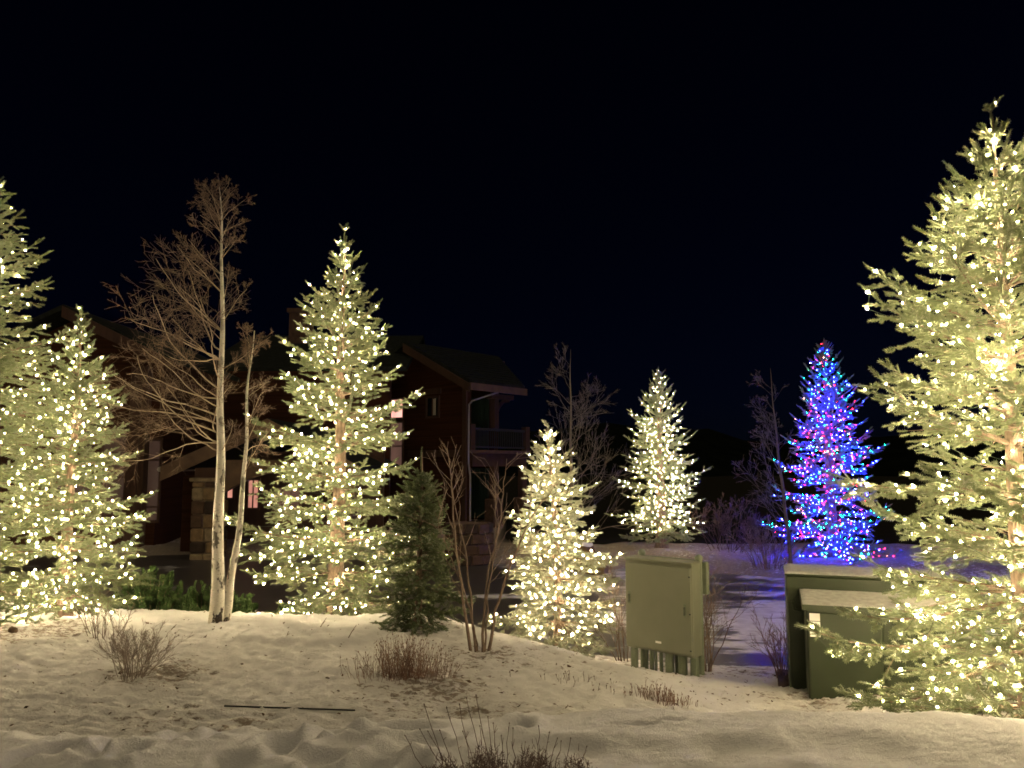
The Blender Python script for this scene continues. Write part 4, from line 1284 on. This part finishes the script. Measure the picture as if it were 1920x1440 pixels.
shrub('bare_shrub', 262, 7.15, 'dry twiggy bush on the snow below the slim lit spruce', 'shrub', 51, 42, 0.42, 0.6, M['twig_grey'], r=0.0032, maxl=2, nchild=(4, 6), footr=0.11, rmin=0.0016)
shrub('bare_shrub', 205, 8.6, 'thin dry weeds standing behind the twiggy bush', 'shrub', 52, 16, 0.45, 0.4, M['twig'], r=0.004, maxl=2, footr=0.22)
shrub('bare_shrub', 1318, 10.0, 'slender bare shrub rising right of the grey-green cabinet', 'shrub', 53, 9, 1.25, 0.16, M['twig_dark'], r=0.010, maxl=2, footr=0.08, nchild=(4, 7))
shrub('bare_shrub', 1165, 10.6, 'bare twiggy shrub left of the grey-green cabinet', 'shrub', 54, 8, 1.1, 0.22, M['twig'], r=0.007, maxl=2, footr=0.08, nchild=(3, 6))
shrub('bare_shrub', 1458, 9.4, 'bare shrub hugging the left side of the green transformer', 'shrub', 55, 18, 0.75, 0.30, M['twig_red'], r=0.006, maxl=2, footr=0.07, nchild=(3, 5))
shrub('bare_shrub', 1362, 21.0, 'dark reddish thicket on the far bank between the two far spruces', 'shrub', 56, 30, 1.3, 0.7, M['twig_dusk'], r=0.008, maxl=3, footr=0.6, nchild=(3, 5), rmin=0.005)
shrub('bare_shrub', 1442, 19.0, 'tangled bare bush at the foot of the coloured spruce', 'shrub', 57, 36, 1.0, 0.5, M['twig'], r=0.009, maxl=2, footr=0.4, nchild=(3, 5), rmin=0.0045)

def clump(u, y, label, seed, n, w, dpt, h, m, name='dry_perennial', cat='dry plant', fork=0.35, r=0.0028, lean=0.16):
    rg = np.random.RandomState(seed)
    x = depth_x(u, y); z = gh(x, y, True)
    root = empty(name, (x, y, z), label, cat)
    P0, P1, R0, R1 = [], [], [], []
    for k in range(n):
        px_, py_ = rg.normal(0, w / 2.3), rg.normal(0, dpt / 2.3)
        zz = gh(x + px_, y + py_, True) - z - 0.02
        e = math.exp(-(px_ / w) ** 2 * 1.6)
        hh = h * rg.uniform(0.45, 1.0) * (0.45 + 0.55 * e)
        p = np.array((px_, py_, zz)); d = unit(np.array((rg.normal(0, lean) + px_ * 0.35, rg.normal(0, lean), 1.0)))
        n_ = 4
        for s in range(n_):
            d = unit(d + rg.normal(0, 0.10, 3)); q = p + d * hh / n_
            P0.append(p); P1.append(q); R0.append(r * (1 - 0.15 * s)); R1.append(r * (1 - 0.15 * (s + 1)))
            if rg.rand() < fork and s > 0:
                dd = unit(d + rg.normal(0, 0.45, 3)); P0.append(q); P1.append(q + dd * hh * rg.uniform(0.12, 0.28)); R0.append(r * 0.6); R1.append(r * 0.5)
            p = q
        if rg.rand() < 0.5:      # seed head
            P0.append(p); P1.append(p + np.array((0, 0, 0.012))); R0.append(0.006); R1.append(0.003)
    mb = MB(); mb.cones(P0, P1, np.array(R0), np.array(R1), 3)
    o = mb.build('stalk', m, root); o['kind'] = 'stuff'
    return root
clump(762, 7.3, 'dense clump of dry red-brown stalks on the snow in front of the dark spruce', 61, 380, 0.44, 0.18, 0.40, M['twig_red'], r=0.0022)
clump(1232, 7.35, 'low dry tuft of stalks peeking over the snow crest below the cabinet', 62, 150, 0.34, 0.12, 0.15, M['twig_red'], fork=0.6)
clump(1085, 7.4, 'few short dry stalks left of the low tuft', 65, 26, 0.5, 0.2, 0.13, M['twig'])
# foreground bush cut by the bottom of the picture
def fore_bush():
    rg = np.random.RandomState(63)
    x, y = depth_x(955, 4.0), 4.0
    z = gh(x, y, True)
    root = empty('bare_shrub', (x, y, z - 0.03), 'low purplish brown bush with upright twigs at the bottom edge', 'shrub')
    P0, P1, R0, R1 = [], [], [], []
    for k in range(9000):                       # the dense cushion of fine dead twigs
        cx = rg.choice([-0.34, -0.12, 0.12, 0.34]); px_, py_ = cx + rg.normal(0, 0.085), rg.normal(0.02, 0.10)
        hh = 0.20 * math.exp(-((px_ - cx) / 0.15) ** 2) * (1 if abs(cx) < 0.3 else 0.7)
        p = np.array((px_, py_, rg.uniform(0, 1) * hh)); d = unit(rg.normal(0, 0.6, 3) + np.array((0, 0, 0.9)))
        P0.append(p); P1.append(p + d * rg.uniform(0.015, 0.04)); R0.append(0.0017); R1.append(0.001)
    mb = MB(); mb.cones(P0, P1, np.array(R0), np.array(R1), 3)
    o = mb.build('twig_cushion', M['twig_fore'], root); o['kind'] = 'stuff'
    tops = [(893, 1305), (875, 1310), (862, 1322), (838, 1328), (796, 1322), (760, 1380), (788, 1368), (803, 1372), (915, 1345), (955, 1357), (925, 1357), (1010, 1362), (962, 1366), (1030, 1374), (1070, 1385), (1052, 1390), (985, 1392), (1012, 1405), (1045, 1385), (1100, 1400), (940, 1380), (825, 1370), (868, 1372), (900, 1362)]
    for k, (u, v) in enumerate(tops):
        yy = y + rg.uniform(-0.08, 0.12)
        top = np.array((depth_x(u, yy, v) - x, yy - y, z_at(v, yy) - z + 0.03))
        bx = top[0] * 0.72 + (0.05 if u < 900 else 0.0) + rg.normal(0, 0.02)
        bot = np.array((bx, yy - y, 0.0))
        pts = [bot + (top - bot) * t + rg.normal(0, 0.005, 3) * (0 < t < 1) for t in np.linspace(0, 1, 8)]
        mb = MB(); mb.tube(pts, np.linspace(0.0026, 0.0012, 8), 5)
        for c in range(5):
            i = rg.randint(2, 8); d = unit(pts[min(7, i)] - pts[i - 1])
            mb.cones([pts[i - 1]], [pts[i - 1] + unit(d + rg.normal(0, 0.5, 3)) * rg.uniform(0.01, 0.045)], np.array([0.0016]), np.array([0.001]), 3)
        mb.cones([pts[-1]], [pts[-1] + (top - bot) * 0.02], np.array([0.004]), np.array([0.001]), 4)
        mb.build('twig', M['twig_fore'], root)
M['twig_fore'] = plain('purplish_dead_twigs', (0.15, 0.105, 0.095), 0.85, 0.4, 30)
fore_bush()

# low mugo pines behind the mound
def mugo(u, y, w, h, label, seed, n=90):
    rg = np.random.RandomState(seed)
    x = depth_x(u, y); z = gh(x, y, True) - 0.03
    root = empty('mugo_pine', (x, y, z), label, 'pine shrub', 'low pines behind the mound')
    sp, sd, sl, sr = [], [], [], []
    w0, w1 = [], []
    for k in range(n):
        a = rg.uniform(0, 6.28); rr = w * math.sqrt(rg.uniform(0, 1))
        b0 = np.array((math.cos(a) * rr * 0.3, math.sin(a) * rr * 0.3, 0))
        hh = h * (1 - 0.55 * (rr / w) ** 2) * rg.uniform(0.55, 1.0)
        top = np.array((math.cos(a) * rr, math.sin(a) * rr, hh))
        w0.append(b0); w1.append(top)
        for t in np.arange(0.25, 1.01, 0.07):
            q = b0 + (top - b0) * t
            d = unit(top - b0) * 0.5 + np.array((0, 0, 0.55)) + rg.normal(0, 0.5, 3)
            sp.append(q); sd.append(d); sl.append(rg.uniform(0.06, 0.11)); sr.append(rg.uniform(0.035, 0.05))
    mb = MB(); mb.cones(w0, w1, 0.010, 0.005, 4); mb.build('stem', M['bark'], root)
    mb = MB(); add_shoots(mb, sp, sd, sl, sr, rg, PROTO); mb.build('crown', M['needle_mugo'], root)
mugo(292, 11.2, 0.55, 0.95, 'dark green mugo pine left of the aspen trunks, tallest of the low pines', 71, 70)
mugo(385, 11.0, 0.38, 0.75, 'bushy mugo pine right behind the aspen trunks', 72, 55)
mugo(448, 10.9, 0.30, 0.6, 'green mugo pine just right of the aspen trunks', 73, 40)
mugo(535, 11.0, 0.32, 0.36, 'flat mugo pine between the aspen and the big lit spruce', 74, 36)

# ================================================================== cabinets
def cabinet():
    xr, yr = 2.13, 9.3; xl, yl_ = 1.44, 9.92
    ang = math.atan2(yl_ - yr, xl - xr)                 # along the door from right to left
    W = math.hypot(xl - xr, yl_ - yr); D = 0.21; z0, z1 = 0.625, 1.70
    base = np.array((xr, yr, 0.0))
    # local frame: x = along door to the left, y = toward the back, z up
    ex = np.array((math.cos(ang), math.sin(ang), 0)); ey = np.array((-ex[1], ex[0], 0))
    if ey[1] < 0: ey = -ey
    gz = gh(1.9, 9.5, True)
    root = empty('electrical_cabinet', (xr, yr, gz - 0.05), 'grey-green metal cabinet with two latches raised on pipes over the snow', 'utility cabinet')
    RM = np.stack([ex, ey, np.array((0, 0, 1.0))], axis=1)
    off = base - np.array(root.location)
    off[2] = -root.location[2]
    MM = (RM, off)
    flip = np.linalg.det(RM) < 0
    def bx(lo, hi, name, m, b=0.006, parent=None):
        mb = MB(); mb.rbox(lo, hi, b, 0, MM)
        if flip:
            mb.q = [q[:, ::-1] for q in mb.q]; mb.t = [t[:, ::-1] for t in mb.t]
        return mb.build(name, m, parent or root)
    bx((0, 0.0, z0), (W, D, z1), 'body', M['cabinet'], 0.008)
    d = bx((0.012, -0.022, z0 + 0.03), (W - 0.006, -0.002, z1 - 0.035), 'door', M['cabinet'], 0.004)
    bx((-0.015, -0.03, z1 + 0.001), (W + 0.015, D + 0.02, z1 + 0.028), 'lid', M['cabinet'], 0.008)
    for (xx, zz) in ((0.09, 1.165), (W - 0.06, 1.235)):
        l_ = bx((xx - 0.018, -0.027, zz - 0.075), (xx + 0.018, -0.0225, zz + 0.075), 'latch', M['cabinet_dark'], 0.001, d)
        bx((xx - 0.010, -0.05, zz - 0.055), (xx + 0.010, -0.0275, zz + 0.045), 'latch_handle', M['handle'], 0.003, d)
    for zz in (0.71, 1.13, 1.56):
        bx((0.014, -0.0275, zz - 0.008), (0.034, -0.0225, zz + 0.008), 'hinge_screw', M['iron'], 0.001, d)
    bx((0.42, -0.0245, 0.735), (0.50, -0.0225, 0.760), 'label_plate', M['sticker'], 0.0005, d)
    # backing posts with domed caps, rails behind
    for (xx, zt, g) in ((0.05, 1.74, 0.2), (W - 0.07, 1.745, 0.2)):
        mb = MB()
        c0 = RM @ np.array((xx, D + 0.055, 0)) + off
        zz = [gz - 0.15, zt, zt + 0.001, zt + 0.03, zt + 0.055, zt + 0.066]
        mb.tube([c0 + (0, 0, z) for z in zz], [0.04, 0.04, 0.05, 0.048, 0.03, 0.004], 12)
        mb.build('support_post', M['cabinet_dark'], root, smooth=False)
    bx((0.05, D + 0.03, 1.62), (W - 0.1, D + 0.08, 1.735), 'back_rail', M['cabinet_dark'], 0.006)
    bx((-0.03, D + 0.105, 1.32), (0.05, D + 0.17, 1.71), 'meter_box', M['cabinet_dark'], 0.01)
    # conduits from the ground into the cabinet floor
    for (xx, yy, r) in ((0.63, 0.10, 0.030), (0.565, 0.09, 0.016), (0.52, 0.12, 0.016), (0.475, 0.07, 0.018), (0.375, 0.09, 0.056), (0.30, 0.14, 0.03), (0.20, 0.09, 0.058), (0.09, 0.11, 0.018), (0.72, 0.12, 0.022)):
        c0 = RM @ np.array((xx, yy, 0)) + off
        mb = MB(); mb.tube([c0 + (0, 0, gz - 0.2), c0 + (0, 0, z0 + 0.005)], r, 12)
        mb.build('conduit', M['cabinet_dark'], root, smooth=False)
    bx((-0.015, 0.03, gz - 0.2), (0.055, 0.10, z0 + 0.002), 'leg', M['cabinet_dark'], 0.004)
    bx((W - 0.10, 0.03, gz - 0.2), (W - 0.035, 0.10, z0 + 0.002), 'leg', M['cabinet_dark'], 0.004)
cabinet()

def transformer():
    x0, y0 = 3.05, 8.75
    g = gh(3.4, 8.3, True) - 0.1
    root = empty('transformer', (x0, y0, g), 'dark green pad-mounted transformer box with snow on its lid, right of the cabinet', 'transformer')
    rzv = R(-18)
    root.rotation_euler = (0, 0, rzv)
    W = 1.62; zt = 1.66 - g; zb_ = 0.0
    def bx(lo, hi, name, m, b=0.012, parent=None):
        mb = MB(); mb.rbox(lo, hi, b); return mb.build(name, m, parent or root)
    bx((0, 0, zb_), (W, 0.75, zt), 'tank', M['transformer'], 0.015)
    bx((-0.012, -0.012, zt + 0.001), (W + 0.012, 0.765, zt + 0.022), 'tank_lid', M['transformer'], 0.006)
    zc = 1.40 - g
    bx((0.175, -0.55, zb_), (W - 0.02, -0.002, zc), 'cable_compartment', M['transformer'], 0.012)
    bx((0.188, -0.572, 0.06), (0.88, -0.552, zc - 0.03), 'door', M['transformer'], 0.006)
    bx((0.895, -0.572, 0.06), (W - 0.035, -0.552, zc - 0.03), 'door', M['transformer'], 0.006)
    # sloping hood over the doors
    mb = MB(); prism(mb, [(0.135, -0.62, zc + 0.001), (0.135, -0.002, zc + 0.001), (0.135, -0.002, zc + 0.12), (0.135, -0.62, zc + 0.055)], (W - 0.10, 0, 0))
    mb.build('hood', M['transformer'], root)
    # handle on the side
    mb = MB(); mb.tube([(0.06, -0.01, zc - 0.02), (0.06, -0.06, zc - 0.02), (0.075, -0.07, zc - 0.09), (0.12, -0.06, zc - 0.10), (0.172, -0.05, zc - 0.10)], 0.016, 8)
    mb.build('lifting_handle', M['transformer'], root)
    for z0_, z1_ in ((zc - 0.11, zc - 0.035), (zc - 0.27, zc - 0.117)):
        s = bx((0.205, -0.5735, z0_), (0.305, -0.5725, z1_), 'sticker', M['sticker'], 0.0003)
    # snow lying on the tank and on the hood
    def snow_cap(x0_, x1_, y0_, y1_, zf, th, name='snow_cap'):
        nx, ny = 40, 16
        xs = np.linspace(x0_, x1_, nx); ys = np.linspace(y0_, y1_, ny)
        X, Y = np.meshgrid(xs, ys)
        e = np.minimum(np.minimum(X - x0_, x1_ - X), np.minimum(Y - y0_, y1_ - Y))
        T = th * (sst(-0.004, 0.035, e)) * (1 + 0.25 * fbm(X * 3, Y * 3, 3)) 
        Zb = zf(X, Y)
        v = np.stack([X.ravel(), Y.ravel(), (Zb + T).ravel()], axis=1)
        i = (np.arange(ny-1)[:, None] * nx + np.arange(nx-1)[None]).ravel()
        mb = MB(); mb.add(v, None, np.stack([i, i+1, i+1+nx, i+nx], axis=1))
        # skirt closes the sheet on the metal below
        ring = [j for j in range(nx)] + [r * nx + nx - 1 for r in range(1, ny)] + [(ny-1)*nx + j for j in range(nx-2, -1, -1)] + [r * nx for r in range(ny-2, 0, -1)]
        top = v[ring]; bot = top.copy(); bot[:, 2] = [float(zf(np.array(p[0]), np.array(p[1]))) - 0.001 for p in top]
        m_ = len(ring)
        mb.add(np.concatenate([top, bot]), None, [(k, m_ + k, m_ + (k+1) % m_, (k+1) % m_) for k in range(m_)])
        return mb.build(name, M['snow_thin'], root, smooth=True)
    snow_cap(-0.008, W + 0.008, -0.008, 0.76, lambda X, Y: 0 * X + zt + 0.0235, 0.022)
    snow_cap(0.14, W + 0.03, -0.615, -0.006, lambda X, Y: zc + 0.057 + (Y + 0.62) / 0.618 * 0.065, 0.012)
    bx((-0.12, -0.7, -0.12), (W + 0.1, 0.85, 0.0 - 0.002), 'concrete_pad', M['stone1'], 0.01)
transformer()

# ================================================================== small things on the snow
# black edging strip
xe0, xe1 = depth_x(432, 6.35), depth_x(672, 6.3)
pts = []
for t in np.linspace(0, 1, 16):
    x = xe0 + (xe1 - xe0) * t; y = 6.36 - 0.05 * t
    pts.append((x, y, 0))
ge = [gh(p[0], p[1], True) for p in pts]
fit = np.polyfit(np.linspace(0, 1, 16), ge, 1)
pts = [(p[0], p[1], float(np.polyval(fit, t)) + 0.016) for p, t in zip(pts, np.linspace(0, 1, 16))]
mb = MB(); mb.tube(pts, 0.007, 8)
tag(mb.build('edging_pipe', M['edging'], smooth=True), 'black edging pipe lying half buried in the thin snow', 'pipe')

# loose twigs on the mound
tw = [((598, 1197), (612, 1178), 9.0, 'short bent twig sticking out of the mound behind the dry stalk clump'), ((652, 1213), (668, 1190), 8.6, 'straight bare twig leaning on the mound nearest the dry stalk clump'),
      ((318, 1196), (330, 1186), 9.0, 'short dark twig poking out below the mugo pines'), ((536, 1206), (541, 1195), 8.7, 'tiny upright twig on the mound, middle of the three before the big spruce')]
for (u0, v0), (u1, v1), y, lab in tw:
    x = depth_x(u0, y, v0); z = gh(x, y, True)
    o_ = np.array((x, y, z - 0.01))
    x1 = depth_x(u1, y, v1); dz = (v0 - v1) / FPX * y
    mb = MB(); mb.tube([(0, 0, 0), ((x1 - x) * 0.45, 0.01, dz * 0.55), (x1 - x, 0, dz + 0.01)], [0.005, 0.004, 0.002], 5)
    mb.cones([((x1 - x) * 0.45, 0.01, dz * 0.55)], [((x1 - x) * 0.45 + 0.03, 0.0, dz * 0.75)], np.array([0.003]), np.array([0.0015]), 4)
    o = mb.build('twig', M['twig_dark'], None); o.location = o_
    tag(o, lab, 'twig')
o = rock('pine_cone', (depth_x(36, 8.6), 8.6, gh(depth_x(36, 8.6), 8.6, True) + 0.025), (0.045, 0.04, 0.035), 12, 'litter', 'small dark clod lying on the snow at the far left', 'clod')
o.name = 'clod'

# leaf litter and clods strewn over the thin snow
rg = np.random.RandomState(88)
N = 900
yy = 5.7 + 4.6 * rg.rand(N) ** 0.9; xx = (rg.rand(N) * 1.45 - 0.78) * yy
keep = np.ones(N, bool)
zz = ground_h(xx, yy)
sz = rg.uniform(0.004, 0.013, N) * (1 + 1.0 * (rg.rand(N) < 0.06))
a = rg.uniform(0, 6.28, N); tl = rg.normal(0, 0.4, (N, 2))
ex = np.stack([np.cos(a), np.sin(a), tl[:, 0]], axis=1) * sz[:, None] * 1.7; ey = np.stack([-np.sin(a), np.cos(a), tl[:, 1]], axis=1) * sz[:, None]
c = np.stack([xx, yy, zz + 0.004], axis=1); up_ = np.array((0, 0, 1.0)) * sz[:, None] * 0.6
V = np.stack([c - ex, c - ey, c + ex, c + ey, c + up_], axis=1).reshape(-1, 3)
T = np.array([(0, 1, 4), (1, 2, 4), (2, 3, 4), (3, 0, 4)])
mb = MB(); mb.add(V, (T[None] + (np.arange(N) * 5)[:, None, None]).reshape(-1, 3))
tag(mb.build('leaf_litter', M['litter']), 'specks of dead leaves and soil strewn over thin snow', 'leaf litter', kind='stuff')
